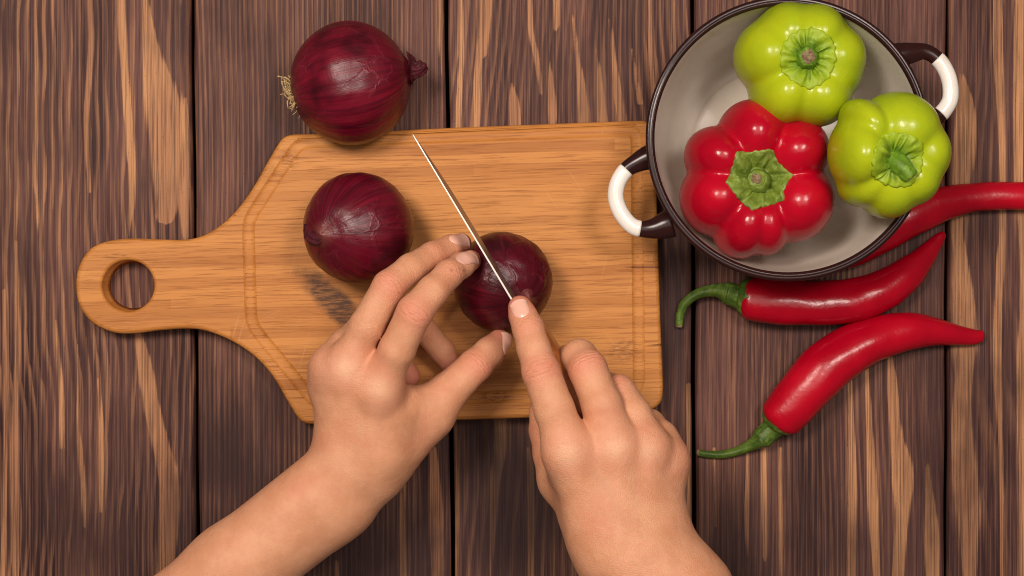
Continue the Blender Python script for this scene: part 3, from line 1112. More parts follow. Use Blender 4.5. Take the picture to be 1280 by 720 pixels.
def shell_patch(parent, c, R, ctr, poly, off, mat, name='dry_skin', n=26, thick=0.0004, waves=0.0004):
    """ragged piece of dry outer skin lying on a bulb: poly = outline radii list around direction ctr"""
    ctr = Vector(ctr).normalized()
    q = ctr.to_track_quat('Z', 'Y')
    m_ = len(poly) * 8
    pr = []
    for j in range(m_):
        f = j / 8.0
        a, b = poly[int(f) % len(poly)], poly[(int(f) + 1) % len(poly)]
        pr.append(a + (b - a) * (f % 1) + 0.012 * math.sin(j * 2.1) + 0.01 * math.sin(j * 5.3))
    V = []
    for layer in (1, 0):
        for i in range(n + 1):
            t = i / n
            for j in range(m_):
                th = 2 * math.pi * j / m_
                ang = pr[j] * t
                rr = R + off + (thick if layer else -0.0012) + (waves * math.sin(th * 5 + t * 6) * t if layer else 0)
                if layer and t > 0.97:
                    rr -= thick * 0.5
                d = q @ Vector((math.sin(ang) * math.cos(th), math.sin(ang) * math.sin(th), math.cos(ang)))
                V.append(tuple(Vector(c) + d * rr))
    F = []
    nl = (n + 1) * m_
    g = grid_faces(n + 1, m_, False, True)
    F += [tuple(x) for x in g]
    F += [tuple(x + nl)[::-1] for x in g]
    for j in range(m_):
        a = n * m_ + j; b = n * m_ + (j + 1) % m_
        F.append((a, a + nl, b + nl, b))
    V = np.array(V)
    Mi = (Matrix.Translation(parent.location) @ parent.rotation_quaternion.to_matrix().to_4x4()).inverted()
    V = np.array([tuple(Mi @ Vector(v)) for v in V])
    o = mesh_np(name, V, F, mat, None, True, {'dry': np.zeros(len(V))})
    bm = bmesh.new(); bm.from_mesh(o.data); bmesh.ops.recalc_face_normals(bm, faces=bm.faces); bm.to_mesh(o.data); bm.free()
    o.parent = parent
    return o


shell_patch(on3, C3, R3, (0.62, 0.30, 0.62), [0.62, 0.70, 0.55, 0.74, 0.52, 0.35, 0.58, 0.60], 0.0001, MAT['onionC'])
# small root scar facing up-right on the cut onion
d_ = Vector((0.50, -0.32, 0.80)).normalized()
shell_patch(on3, C3, R3, d_, [0.10, 0.14, 0.09, 0.13, 0.08, 0.12], 0.0002, MAT['neck'], 'neck_scar', 8, 0.0006, 0.0005)

# folded dry neck tuft on the second onion, lying flat on the bulb
R2 = pxs(69, 0.05)
C2 = P(448, 285, BZ + 0.0345)
arc = []
for k in range(15):
    t = k / 14
    a_ = math.radians(32 + 32 * t)
    arc.append(C2 + (R2 + 0.0003 + 0.0008 * math.sin(t * 3.1)) * np.array([-math.sin(a_), -0.13 - 0.05 * math.sin(t * 5), math.cos(a_)]))
arc = [np.array(C2) + (p - C2) * R2 * 1.015 / np.linalg.norm(p - C2) for p in arc]
arad = [0.0012 + 0.0042 * math.sin(min(1, t * 2.2) * 1.57) * (1 - 0.35 * t) for t in np.linspace(0, 1, 15)]
Vn, Fn = tube(arc, arad, 44, True, 0.34, lambda t, a: 1 + 0.14 * math.sin(7 * a + 5 * t) + 0.08 * math.sin(13 * a - 9 * t) + 0.10 * t * math.sin(3 * a + 1))
Mi = (Matrix.Translation(on2.location) @ on2.rotation_quaternion.to_matrix().to_4x4()).inverted()
nk2 = mesh_np('neck', np.array([tuple(Mi @ Vector(v)) for v in Vn]), Fn, MAT['neck']); nk2.parent = on2


# ------------------------------------------------------------------ enamel pot
PZ = 0.082
pc = P(985, 173.5, PZ); pc[2] = 0
pot = thing('enamel_pot', tuple(pc), 'round enamel pot with brown rim and two white-gripped handles, holding three bell peppers', 'pot')
RO = pxs(178, PZ)


def lathe(profile, seg=128):
    V = []; n = len(profile)
    for (r, z) in profile:
        for j in range(seg):
            a = 2 * math.pi * j / seg
            V.append((r * math.cos(a), r * math.sin(a), z))
    F = [tuple(x) for x in grid_faces(n, seg, False, True)]
    return np.array(V), F


def relink(o, par):
    o.parent = par


prof_out = catmull([(0.0005, 0.0), (0.045, 0.0), (0.0535, 0.0015), (0.0605, 0.008), (0.0655, 0.018), (0.0705, 0.034), (0.0758, 0.055), (RO - 0.0036, 0.074), (RO - 0.0030, PZ - 0.001)], 6)
V, F = lathe(prof_out); o = mesh_np('pot_wall', V, [f for f in F], MAT['outside']); o.parent = pot
prof_in = catmull([(RO - 0.0034, PZ - 0.001), (RO - 0.0054, 0.074), (0.0740, 0.055), (0.0685, 0.034), (0.0630, 0.018), (0.0565, 0.0085), (0.050, 0.0045), (0.042, 0.003), (0.0005, 0.003)], 6)
V, F = lathe(prof_in); o = mesh_np('pot_lining', V, F, MAT['cream']); o.parent = pot
# rolled rim with a fine groove line
prof_r = []
for k in range(25):
    a = 2 * math.pi * k / 24
    rr = 0.0023 - (0.0004 if k in (5, 6) else 0)
    prof_r.append((RO - 0.0026 + rr * 1.15 * math.cos(a), PZ + rr * math.sin(a)))
V, F = lathe(prof_r, 160); o = mesh_np('rim', V, F, MAT['brown']); o.parent = pot
for o in (c for c in pot.children):
    bm = bmesh.new(); bm.from_mesh(o.data); bmesh.ops.remove_doubles(bm, verts=bm.verts, dist=1e-5); bm.to_mesh(o.data); bm.free()
    o.data.polygons.foreach_set('use_smooth', np.ones(len(o.data.polygons), bool))


def pot_handle(pts, w0, w1):
    """pts: photo pixels at handle height; w0..w1 share of the white grip"""
    hz = 0.070
    path = catmull([tuple(P(a, b, hz + dz) - pc) for a, b, dz in pts], 8)
    n = len(path)
    ts = np.linspace(0, 1, n)
    rad = 0.0044 + 0.0030 * np.exp(-(ts / 0.16) ** 2) + 0.0040 * np.exp(-((1 - ts) / 0.13) ** 2)
    V, F = tube(path, rad, 28, True, 0.72)
    h = mesh_np('handle', V, F, MAT['brown']); h.parent = pot
    m = (ts >= w0) & (ts <= w1)
    pw = path[m]; rw = (rad[m] + 0.00035)
    rw[0] -= 0.0003; rw[-1] -= 0.0003
    V, F = tube(pw, rw, 28, True, 0.74)
    g = mesh_np('grip', V, F, MAT['white']); g.parent = h


pot_handle([(815, 195, 0), (799, 202, 0), (783, 212, 0), (772, 229, 0), (770, 249, 0), (778, 269, 0), (793, 284, 0), (815, 286, 0), (840, 279, 0)], 0.24, 0.80)
pot_handle([(1118, 70, 0), (1140, 66, 0), (1158, 65, 0), (1175, 77, 0), (1186, 98, 0), (1188, 122, 0), (1180, 138, 0), (1168, 148, 0), (1152, 152, 0)], 0.33, 0.80)


# ------------------------------------------------------------------ bell peppers
def rows_from_axis(ax):
    ax = np.array(ax, float); ax /= np.linalg.norm(ax)
    t = np.array([1.0, 0, 0]) - ax * ax[0]
    t /= np.linalg.norm(t)
    return np.array([t, np.cross(ax, t), ax])


def pepper(c, axis, lobes, core, mat, label, calyx_px, calyx_r, ncor, stem, seed, cmat, group=None, ripple=0.0012, jag=0.12, kk=0.0065, fat=0.0022, cset=None):
    """lobes: (angle_deg, dist, radial, tangential, vertical, dz)"""
    c = np.array(c, float)
    R = rows_from_axis(axis)
    ex = 0.062
    f = Field(c - ex, c + ex, 0.0010)
    f.ellipsoid(c + R[2] * core[3], R, core[:3], 0)
    for (a, dist, rr, rt, rv, dz) in lobes:
        a = math.radians(a)
        e = R[0] * math.cos(a) + R[1] * math.sin(a)
        t = -R[0] * math.sin(a) + R[1] * math.cos(a)
        # lean the lobe: bottom tapers in
        up = R[2] + e * 0.10
        up /= np.linalg.norm(up)
        e2 = e - up * (e @ up); e2 /= np.linalg.norm(e2)
        f.ellipsoid(c + e * dist + R[2] * dz, np.array([e2, t, up]), (rr, rt + fat, rv), kk)
    V, F = f.mesh()
    V = laplace(V, F, 2, 0.5)
    zz_ = (V - c) @ R[2]
    tp = 1 - 0.20 * np.clip((-zz_ - 0.004) / 0.030, 0, 1) ** 1.3
    rel = V - c
    rad_ = rel - zz_[:, None] * R[2]
    V = c + rad_ * tp[:, None] + zz_[:, None] * R[2]
    nz = vnoise(V, 70, seed) * 0.0011 + vnoise(V, 240, seed + 1) * 0.00022
    V = V + (rel / np.linalg.norm(rel, axis=1)[:, None]) * nz[:, None]
    th = thing('bell_pepper', tuple(c), label, 'bell pepper', group)
    o = mesh_np('pepper_body', V - c, F, mat); o.parent = th
    # calyx laid over the top
    cc = np.array(calyx_px)
    nr, nt = 26, 144
    pts = []; wr = []; off = []
    rs = np.random.default_rng(seed)
    ph = rs.random() * 6.28
    corners = np.sort((np.arange(ncor) + rs.uniform(-0.18, 0.18, ncor)) * 2 * np.pi / ncor + ph)
    cr = calyx_r * rs.uniform(0.92, 1.10, ncor)
    if cset:
        corners = np.radians([q[0] for q in cset]); cr = np.array([q[1] * 0.001 for q in cset])
    for j in range(nt):
        a = 2 * math.pi * j / nt
        # polygon with slightly hollow sides
        k = np.searchsorted(corners, (a - corners[0]) % (2 * np.pi) + corners[0], side='right') - 1
        a0 = corners[k % ncor]; a1 = corners[(k + 1) % ncor] + (2 * np.pi if k + 1 >= ncor else 0)
        aa = (a - corners[0]) % (2 * np.pi) + corners[0]
        t = (aa - a0) / (a1 - a0)
        r0 = cr[k % ncor] * (1 - t) + cr[(k + 1) % ncor] * t
        rad = r0 * (1 - jag * 4 * t * (1 - t)) * (1 + (0.012 if cset else 0.02) * math.sin(a * 17 + seed) + 0.012 * math.sin(a * 29 + 2 * seed) + (0.02 * math.sin(a * 5 + 1) if cset else 0))
        if cset:
            rad = rad * (1 - 0.15 * math.sin(math.pi * t) ** 0.7)
        for i in range(nr):
            s_ = (i / (nr - 1))
            pts.append(cc + (R[0] * math.cos(a) + R[1] * math.sin(a)) * rad * s_ + R[2] * 0.03)
            rid = 0.5 + 0.5 * math.cos(ncor * 1.5 * (a - ph) + 2.6 * math.sin(2 * a + seed) + 1.6 * math.sin(5 * a + seed + 2.5 * s_)) * (0.6 + 0.4 * math.sin(4 * a + 7 * s_ + seed))
            wr.append(rid * min(1, s_ * 1.4))
            off.append((s_, rid, a))
    pts = np.array(pts)
    hit = f.trace(pts, -R[2], 120)
    g = f.grad(hit)
    off = np.array(off)
    s_ = off[:, 0]
    dz = 0.0011 + ripple * off[:, 1] * np.sin(np.pi * np.clip(s_, 0, 1)) + 0.0005 * np.sin(off[:, 2] * 13 + s_ * 9) * s_ + 0.0030 * np.exp(-(s_ / 0.30) ** 2)
    dz = dz * np.where(s_ > 0.97, 0.75, 1)
    topv = hit + g * dz[:, None]
    botv = hit - g * 0.0012
    V = np.concatenate([topv, botv]) - c
    gf = grid_faces(nt, nr, True, False)
    nV = nt * nr
    F = [tuple(x) for x in gf] + [tuple((x + nV)[::-1]) for x in gf]
    for j in range(nt):
        a = j * nr + nr - 1; b = ((j + 1) % nt) * nr + nr - 1
        F.append((a, b, b + nV, a + nV))
    ca = mesh_np('calyx', V, F, cmat, None, True, {'rid': np.concatenate([wr, wr]), 'rad': np.concatenate([s_, s_])})
    bm = bmesh.new(); bm.from_mesh(ca.data); bmesh.ops.remove_doubles(bm, verts=bm.verts, dist=2e-5); bmesh.ops.recalc_face_normals(bm, faces=bm.faces); bm.to_mesh(ca.data); bm.free()
    ca.parent = th
    # stem
    base = f.trace((cc + R[2] * 0.03)[None], -R[2], 120)[0]
    path = catmull([tuple(base - c + np.array(p)) for p, r in stem], 6)
    rad = np.interp(np.linspace(0, 1, len(path)), np.linspace(0, 1, len(stem)), [r for p, r in stem])
    V, F = tube(path, rad, 30, True, None, lambda t, a: 1 + 0.05 * math.sin(5 * a + 2 * t) + 0.03 * math.sin(9 * a + seed))
    st = mesh_np('stem', V, F, cmat, None, True, {'rid': np.full(len(V), 0.3)}); st.parent = th
    e = path[-1]; tdir = path[-1] - path[-2]; tdir /= np.linalg.norm(tdir)
    V, F = tube([e - tdir * 0.0008, e + tdir * 0.0003, e + tdir * 0.0006], [rad[-1] * 0.84, rad[-1] * 0.76, rad[-1] * 0.55], 24, True, None, lambda t, a: 1 + 0.10 * math.sin(4 * a + seed) + 0.06 * math.sin(9 * a))
    ct = mesh_np('cut_end', V, F, MAT['cut']); ct.parent = st
    return th, f


# red pepper
zr = 0.060
cr_ = P(948.5, 225, 0.068); cr_[2] = zr
mm = 0.001
red_lobes = [(97, 24.2 * mm, 23.0 * mm, 21.5 * mm, 40 * mm, 0.0), (38, 24.2 * mm, 23.5 * mm, 21.5 * mm, 39.5 * mm, -0.001), (-32, 24.2 * mm, 23.5 * mm, 25 * mm, 40 * mm, 0.0),
             (-82, 23.2 * mm, 22.0 * mm, 16 * mm, 39 * mm, -0.001), (-108, 24.2 * mm, 24.0 * mm, 19 * mm, 40 * mm, 0.0), (-157, 24.2 * mm, 24.0 * mm, 23.5 * mm, 40 * mm, 0.0), (152, 24.2 * mm, 22.5 * mm, 19.5 * mm, 39.5 * mm, 0.0)]
pepper(cr_, (0, 0, 1), red_lobes, (22 * mm, 22 * mm, 24 * mm, -0.002), MAT['red'], 'large glossy red bell pepper sitting in the enamel pot', P(946, 226, 0.090), 0.0200, 6,
       [((0, 0, -0.002), 0.0100), ((0, 0, 0.004), 0.0088), ((0, 0, 0.0085), 0.0075), ((-0.0008, 0.0008, 0.0115), 0.0055), ((-0.0008, 0.001, 0.0125), 0.0040)], 5, MAT['calyx'], 'bell peppers in the pot', 0.0013, 0.05, 0.0028, -0.0002, [(9, 21.3), (63, 20.5), (127, 21.5), (185, 19.5), (257, 18.6), (323, 19.8)])

# upper lime pepper
cg = P(1001, 76, 0.08); cg[2] = 0.070
g_lobes = [(8, 17 * mm, 22 * mm, 21 * mm, 37 * mm, 0.0), (62, 16 * mm, 20.5 * mm, 19 * mm, 37 * mm, 0.001), (112, 16 * mm, 20.5 * mm, 19 * mm, 36 * mm, 0.0), (168, 17 * mm, 22 * mm, 22 * mm, 37 * mm, 0.0),
           (-120, 18 * mm, 22 * mm, 19 * mm, 36.5 * mm, 0.001), (-62, 19 * mm, 21.5 * mm, 21 * mm, 37 * mm, 0.001), (-20, 17 * mm, 20 * mm, 13 * mm, 35 * mm, -0.001)]
pepper(cg, (0.04, -0.06, 1), g_lobes, (18 * mm, 18 * mm, 22 * mm, -0.003), MAT['lime'], 'lime green bell pepper at the top of the pot, its short stem pointing straight up', P(1007, 73, 0.10), 0.0170, 9,
       [((0, 0, -0.003), 0.0082), ((0, 0, 0.003), 0.0074), ((0.0003, 0, 0.008), 0.0066), ((0.0006, 0, 0.0115), 0.0052)], 8, MAT['calyx_lime'], 'bell peppers in the pot', 0.0024, 0.03, 0.0042, 0.0006)

# right lime pepper, leaning over the rim
ch = P(1111, 192, 0.108); ch[2] = 0.099
h_lobes = [(68, 14.7 * mm, 22.4 * mm, 24 * mm, 33 * mm, 0.002), (5, 16.7 * mm, 17.9 * mm, 21 * mm, 32 * mm, 0.0), (-45, 14.7 * mm, 19.4 * mm, 19 * mm, 32 * mm, 0.0), (-90, 14.7 * mm, 21.4 * mm, 19 * mm, 32 * mm, 0.0),
           (-132, 15.7 * mm, 19.9 * mm, 16 * mm, 31 * mm, -0.001), (176, 18.7 * mm, 16.4 * mm, 22 * mm, 35 * mm, 0.004), (128, 20.7 * mm, 17.4 * mm, 13 * mm, 32 * mm, 0.0)]
pepper(ch, (0.12, -0.10, 1), h_lobes, (17 * mm, 17 * mm, 18 * mm, -0.001), MAT['lime'], 'lime green bell pepper leaning over the pot rim, its stem bent sideways', P(1112, 198, 0.118), 0.0155, 8,
       [((0, 0, -0.003), 0.0078), ((0.0006, -0.0012, 0.003), 0.0066), ((0.0035, -0.0045, 0.0075), 0.0056), ((0.007, -0.009, 0.009), 0.0048), ((0.0085, -0.0108, 0.009), 0.0042)], 4, MAT['calyx_lime'], 'bell peppers in the pot', 0.0028, 0.03, 0.0030, -0.0004)


# ------------------------------------------------------------------ chillies
def chilli(body, stem, label, seed, lift=0.0):
    body = np.array(body, float)   # x, y, r px
    r = body[:, 2] * S * 0.985
    pts = [tuple(P(a, b, rr * S * 0.9 + lift)) for a, b, rr in body]
    for i in range(len(pts)):
        pts[i] = (pts[i][0], pts[i][1], max(r[i] * 0.93, 0.004 + 0.0) + lift)
    path = catmull(pts, 14)
    rr = catmull([(a,) for a in r], 14)[:, 0]
    n = len(path)
    rs = np.random.default_rng(seed)
    ph = rs.random(8) * 6.28
    th = thing('chilli_pepper', tuple(path[n // 2] * [1, 1, 0]), label, 'chilli pepper', 'red chillies on the planks')
    lo = lambda t, a: 1 + 0.022 * math.sin(2 * a + ph[0] + 3 * t) + 0.020 * math.sin(3 * a + ph[1] - 7 * t) + 0.016 * math.sin(26 * t + ph[2] + 1.5 * math.sin(a)) + 0.010 * math.sin(57 * t + 2 * a + ph[3])
    # rounded ends
    ts = np.linspace(0, 1, n)
    rr = rr * np.sqrt(np.clip(1 - np.clip(1 - ts / 0.07, 0, 1) ** 2 * 0.62, 0.02, 1)) * np.sqrt(np.clip(1 - np.clip((ts - 0.985) / 0.015, 0, 1) ** 2, 0.01, 1))
    V, F = tube(path, rr, 48, True, 0.93, lo)
    V = V + np.stack([np.zeros(len(V)), np.zeros(len(V)), vnoise(V, 210, seed) * 0.0005], 1)
    o = mesh_np('chilli_body', V, F, MAT['chilli'], th)
    if stem is None:
        return th
    # calyx cap: funnel from stem into the shoulder
    p0 = path[0]; t0 = path[4] - path[0]; t0 /= np.linalg.norm(t0)
    spts = [tuple(P(a, b, 0.004)) for a, b, q, z in stem]
    spts = [(p[0], p[1], z) for p, (a, b, q, z) in zip(spts, stem)]
    srad = [q * S for a, b, q, z in stem]
    sp = catmull(spts, 8)
    sr = catmull([(x,) for x in srad], 8)[:, 0]
    ctr = sp[-1]
    capp = catmull([tuple(sp[-3]), tuple(p0 - t0 * r[0] * 0.25), tuple(p0 + t0 * r[0] * 0.10), tuple(p0 + t0 * r[0] * 0.34)], 8)
    crd = catmull([(sr[-3] * 1.15,), (r[0] * 0.60,), (r[0] * 0.88,), (r[0] * 1.02,)], 8)[:, 0]
    V, F = tube(capp, crd, 48, True, 0.93, lambda t, a: 1 + 0.05 * t * math.sin(5 * a + seed) + 0.02 * math.sin(13 * a))
    # ragged lower rim
    seg = 48
    n_ = len(capp)
    for j in range(seg):
        k = (n_ - 1) * seg + j
        V[k] += t0 * 0.0016 * math.sin(5 * 2 * math.pi * j / seg + seed)
        V[k - seg] += t0 * 0.0010 * math.sin(5 * 2 * math.pi * j / seg + seed)
    ca = mesh_np('calyx', V, F, MAT['stem'], th, True, {'rid': np.zeros(len(V))})
    V, F = tube(sp, sr, 20, True, None, lambda t, a: 1 + 0.07 * math.sin(4 * a + 3 * t))
    st = mesh_np('stem', V, F, MAT['stem'], th, True, {'rid': np.where(np.arange(len(V)) > 0, 0.45, 0)})
    e = sp[0]; td = sp[0] - sp[1]; td /= np.linalg.norm(td)
    V, F = tube([e - td * 0.0005, e + td * 0.0008, e + td * 0.0013], [sr[0] * 1.05, sr[0] * 0.9, sr[0] * 0.5], 16, True)
    ct = mesh_np('cut_end', V, F, MAT['cut'])
    ct.parent = st
    return th


chilli([(1040, 319, 21), (1062, 311, 24), (1100, 291, 26), (1140, 269, 25.5), (1180, 254, 21.5), (1215, 247, 18.5), (1250, 245, 17.5), (1285, 246, 17), (1320, 251, 13), (1345, 257, 7), (1350, 259, 3)],
       [(1000, 331, 4, 0.004), (1010, 330, 4, 0.005), (1022, 326, 6, 0.008), (1032, 322, 9, 0.010)], 'long red chilli partly under the pot, running out of frame to the right', 21)
chilli([(926, 371, 25), (945, 374, 28), (985, 378, 29), (1030, 379, 28), (1070, 375, 27), (1105, 362, 25.5), (1133, 343, 21), (1153, 323, 15), (1168, 305, 9.5), (1176, 295, 6), (1179, 291, 3)],
       [(849, 407, 4.5, 0.004), (850, 394, 5.0, 0.0045), (856, 379, 5.5, 0.006), (872, 367, 6, 0.008), (893, 363, 8, 0.011), (908, 366, 13, 0.0125)], 'middle red chilli with curled green stem, just below the pot rim', 31)
chilli([(969, 531, 24), (980, 518, 29), (1000, 495, 32), (1030, 462, 33), (1065, 437, 31.5), (1100, 422, 28), (1135, 414, 24), (1165, 414, 19), (1192, 418, 13.5), (1215, 421, 10), (1226, 420, 7.5), (1229, 420, 4)],
       [(873, 566, 4, 0.003), (886, 568, 4.3, 0.003), (905, 568, 4.8, 0.0032), (924, 563, 5.5, 0.0045), (940, 555, 8, 0.007), (953, 546, 13, 0.010)], 'lowest red chilli, thick and arched, with a straight green stem', 43)

# ------------------------------------------------------------------ knife
KA = Vector(P(516, 168, 0.100)); KB = Vector(P(640, 375, 0.104))
kx = (KA - KB).normalized()                      # towards the tip
kside = Vector((0, 0, 1)).cross(kx).normalized()  # to the left of travel
kz = kx.cross(kside).normalized()
knife = thing('kitchen_knife', (0, 0, 0), 'narrow steel kitchen knife with wooden handle, spine up, slicing the onion', 'knife')
tilt = math.radians(7)
# local frame: columns x along, y side, z up; tilt so the edge leans right (away from kside)
Mk = Matrix((kx, kside, kz)).transposed().to_4x4()
Mk = Matrix.Translation(KB) @ Mk @ Matrix.Rotation(tilt * -1, 4, 'X')
knife.matrix_world = Mk
Lb = (KA - KB).length
nb = 48
Vb = []
for i in range(nb + 1):
    t = i / nb
    x = -0.016 + (Lb + 0.016) * t
    sp_th = 0.00065 * (1 - 0.45 * t)
    hgt = 0.024 * (1 - 0.10 * t)
    if t > 0.55:
        u_ = (t - 0.55) / 0.45
        hgt *= (1 - u_ ** 2.4) 
    hgt = max(hgt, 0.0008)
    if t > 0.97:
        sp_th *= (1 - (t - 0.97) / 0.03 * 0.7)
    for (y, z) in ((sp_th * 0.8, 0.0), (sp_th, -0.0003), (sp_th * 0.85, -hgt * 0.45), (sp_th * 0.5, -hgt * 0.82), (0, -hgt), (-sp_th * 0.5, -hgt * 0.82), (-sp_th * 0.85, -hgt * 0.45), (-sp_th, -0.0003), (-sp_th * 0.8, 0.0)):
        Vb.append((x, y, z))
k9 = 9
Fb = []
for i in range(nb):
    for j in range(k9):
        a = i * k9 + j; b = i * k9 + (j + 1) % k9
        Fb.append((a, b, b + k9, a + k9))
Fb.append(tuple(range(k9 - 1, -1, -1))); Fb.append(tuple(nb * k9 + j for j in range(k9)))
bl = mesh_np('blade', np.array(Vb), Fb, MAT['steel'], None, False); bl.parent = knife
bm = bmesh.new(); bm.from_mesh(bl.data); bmesh.ops.recalc_face_normals(bm, faces=bm.faces); bm.to_mesh(bl.data); bm.free()
# handle
hp, hr = [], []
Vh, Fh = [], []
nh = 30; seg = 28
for i in range(nh + 1):
    t = i / nh
    x = -0.012 - 0.108 * t
    hw = 0.0068 + 0.0012 * math.sin(t * math.pi) + 0.001 * t
    hh = 0.0125 + 0.0022 * math.sin(t * math.pi * 2 + 0.6)
    e = min(1, math.sqrt(max(0.0, 1 - (1 - min(t / 0.05, 1)) ** 2)) + 0.55) * min(1, math.sqrt(max(0.0, 1 - (1 - min((1 - t) / 0.06, 1)) ** 2)) + 0.3)
    zc = -0.0135 - 0.004 * t
    for j in range(seg):
        a = 2 * math.pi * j / seg
        ca_, sa_ = math.cos(a), math.sin(a)
        p_ = 0.72
        Vh.append((x, hw * e * math.copysign(abs(ca_) ** p_, ca_), zc + hh * e * math.copysign(abs(sa_) ** p_, sa_)))
Vh = np.array(Vh)
Fh = [tuple(f) for f in grid_faces(nh + 1, seg, False, True)]
Fh.append(tuple(range(seg))); Fh.append(tuple(nh * seg + j for j in range(seg - 1, -1, -1)))
hd = mesh_np('handle', Vh, Fh, MAT['handle']); hd.parent = knife
bm = bmesh.new(); bm.from_mesh(hd.data); bmesh.ops.recalc_face_normals(bm, faces=bm.faces); bm.to_mesh(hd.data); bm.free()
for x in (-0.065, -0.095):
    V, F = tube([(x, -0.0086, -0.016), (x, 0.0086, -0.016)], [0.0024, 0.0024], 16)
    rv = mesh_np('rivet', V, F, MAT['steel']); rv.parent = hd


# ------------------------------------------------------------------ hands
person = thing('person', (0, -0.2, 0), 'person with bare forearms, one hand steadying an onion, the other gripping a knife', 'person')
KF = 0.0022


def build_hand(label, palm, fingers, bumps, tendons, nails, veins, lo, hi, h=0.0007, kp=0.012):
    fp = Field(lo, hi, h)
    for (a, b, ra, rb) in palm:
        fp.cone(P(*a), P(*b), ra * mm, rb * mm, kp)
    ff = Field(lo, hi, h)
    for fi in fingers:
        one = Field(lo, hi, h) if False else ff
        for k in range(len(fi) - 1):
            a, b = fi[k], fi[k + 1]
            # hard-ish union inside a finger, small blend with neighbours
            ff.cone(P(*a[:3]), P(*b[:3]), a[3] * mm, b[3] * mm, KF)
    for (a, r) in bumps:
        fp.ellipsoid(P(*a), np.eye(3), (r * mm * 1.1, r * mm * 1.1, r * mm * 0.8), 0.012)
    fp.merge(ff, 0.010)
    del ff
    for (a, b, r) in tendons:
        fp.cone(P(*a), P(*b), r * mm, r * mm * 0.9, 0.006)
    V, F = fp.mesh()
    V = laplace(V, F, 4, 0.5)
    Nn = fp.grad(V)
    red = np.zeros(len(V)); knuckle_light = np.zeros(len(V)); vein = np.zeros(len(V))
    disp = vnoise(V, 150, 3) * 0.00025
    for fi in fingers:
        pts = [P(*q[:3]) for q in fi]
        L = len(fi)
        for k in range(1, L):
            rr = fi[k][3] * mm
            d2 = np.linalg.norm(V - pts[k], axis=1)
            tip = (k == L - 1)
            if tip:
                red = np.maximum(red, 0.95 * np.exp(-(d2 / (rr * 1.5)) ** 4))
        # creases at PIP and DIP: indices flagged by 5th value
        for k in range(L):
            if len(fi[k]) < 5:
                continue
            wgt = fi[k][4]
            j = pts[k]
            ax = pts[min(k + 1, L - 1)] - pts[max(k - 1, 0)]
            ax /= np.linalg.norm(ax)
            rel = V - j
            s_ = rel @ ax
            per = rel - s_[:, None] * ax
            pr = np.linalg.norm(per, axis=1)
            rj = fi[k][3] * mm
            up = np.array([0, 0, 1.0]) - ax * ax[2]; up /= np.linalg.norm(up)
            sd = np.cross(up, ax)
            c_up = (per @ up) / np.maximum(pr, 1e-6)
            lat = (per @ sd)
            near = (pr < rj * 1.5) & (np.abs(s_) < 0.012)
            dors = np.clip((c_up - 0.25) / 0.5, 0, 1) * near
            for (off, am, bow) in ((-0.0030, 0.55, 0.12), (-0.0012, 0.8, 0.05), (0.0006, 1.0, -0.03), (0.0024, 0.75, -0.10), (0.0042, 0.4, -0.14)):
                ss = s_ - off * (rj / 0.009) - bow * lat * lat / rj + 0.00022 * np.sin(lat * 900 + off * 5000) + 0.00008 * np.sin(lat * 2300 + off * 9000)
                disp -= wgt * am * 0.00065 * np.exp(-(ss / 0.00055) ** 2) * dors
            disp += wgt * 0.0003 * np.exp(-(s_ / 0.004) ** 2) * dors
            red = np.maximum(red, wgt * 0.55 * np.exp(-(s_ / 0.0080) ** 2) * np.clip((c_up + 0.1) / 0.8, 0, 1) * near)
    for (a, r) in bumps:
        d2 = np.linalg.norm((V - P(*a)) * [1, 1, 0.6], axis=1)
        knuckle_light = np.maximum(knuckle_light, np.exp(-(d2 / (r * mm * 1.1)) ** 2))
        red = np.maximum(red, 0.26 * np.exp(-((d2 - r * mm * 1.5) / (r * mm * 0.8)) ** 2))
    for (pa, st) in veins:
        pv = catmull([tuple(P(*q)) for q in pa], 6)
        for a, b in zip(pv[:-1], pv[1:]):
            ba = b - a
            t = np.clip(((V - a) @ ba) / (ba @ ba), 0, 1)
            d2 = np.linalg.norm((V - a - t[:, None] * ba) * [1, 1, 0.25], axis=1)
            vein = np.maximum(vein, st * np.exp(-(d2 / 0.0020) ** 2))
            disp = np.maximum(disp, disp * 1.0)
        # slight swelling along the vein
    disp += vein * 0.00035
    V = V + Nn * disp[:, None]
    o = mesh_np('hand', V, F, MAT['skin'], person, True, {'red': red, 'knuckle_light': knuckle_light, 'vein': vein})
    o['label'] = label
    # fingernails: curved plates conforming to the skin
    for (c0, dirpx, nrm, ln, wd) in nails:
        c = P(*c0)
        tip = P(c0[0] + dirpx[0], c0[1] + dirpx[1], c0[2] + dirpx[2]) - c
        tip /= np.linalg.norm(tip)
        n = np.array(nrm, float); n /= np.linalg.norm(n)
        tip = tip - n * (tip @ n); tip /= np.linalg.norm(tip)
        sd = np.cross(n, tip)
        nu, nv = 17, 21
        pts = []; offs = []
        for iu in range(nu):
            u_ = -1 + 2 * iu / (nu - 1)
            for iv in range(nv):
                v_ = -1 + 2 * iv / (nv - 1)
                # rounded-rectangle: shape the ends
                vv_ = v_ * (1 - 0.30 * u_ * u_ if v_ > 0 else 1 - 0.42 * u_ * u_)
                uu_ = u_ * (1 - 0.12 * max(0, -v_) ** 2)
                pts.append(c + sd * uu_ * wd * 0.5 * mm + tip * vv_ * ln * 0.5 * mm + n * 0.014)
                edge = max(abs(u_) ** 4, max(-v_, 0) ** 6)
                offs.append(0.00055 * (1 - edge) - 0.00012 * edge + (0.0003 if v_ > 0.8 else 0))
        pts = np.array(pts)
        hit = fp.trace(pts, -n, 60)
        g = fp.grad(hit)
        # smooth the plate a little: fit toward mean curvature
        top = hit + g * np.array(offs)[:, None]
        bot = hit - g * 0.0012
        VV = np.concatenate([top, bot])
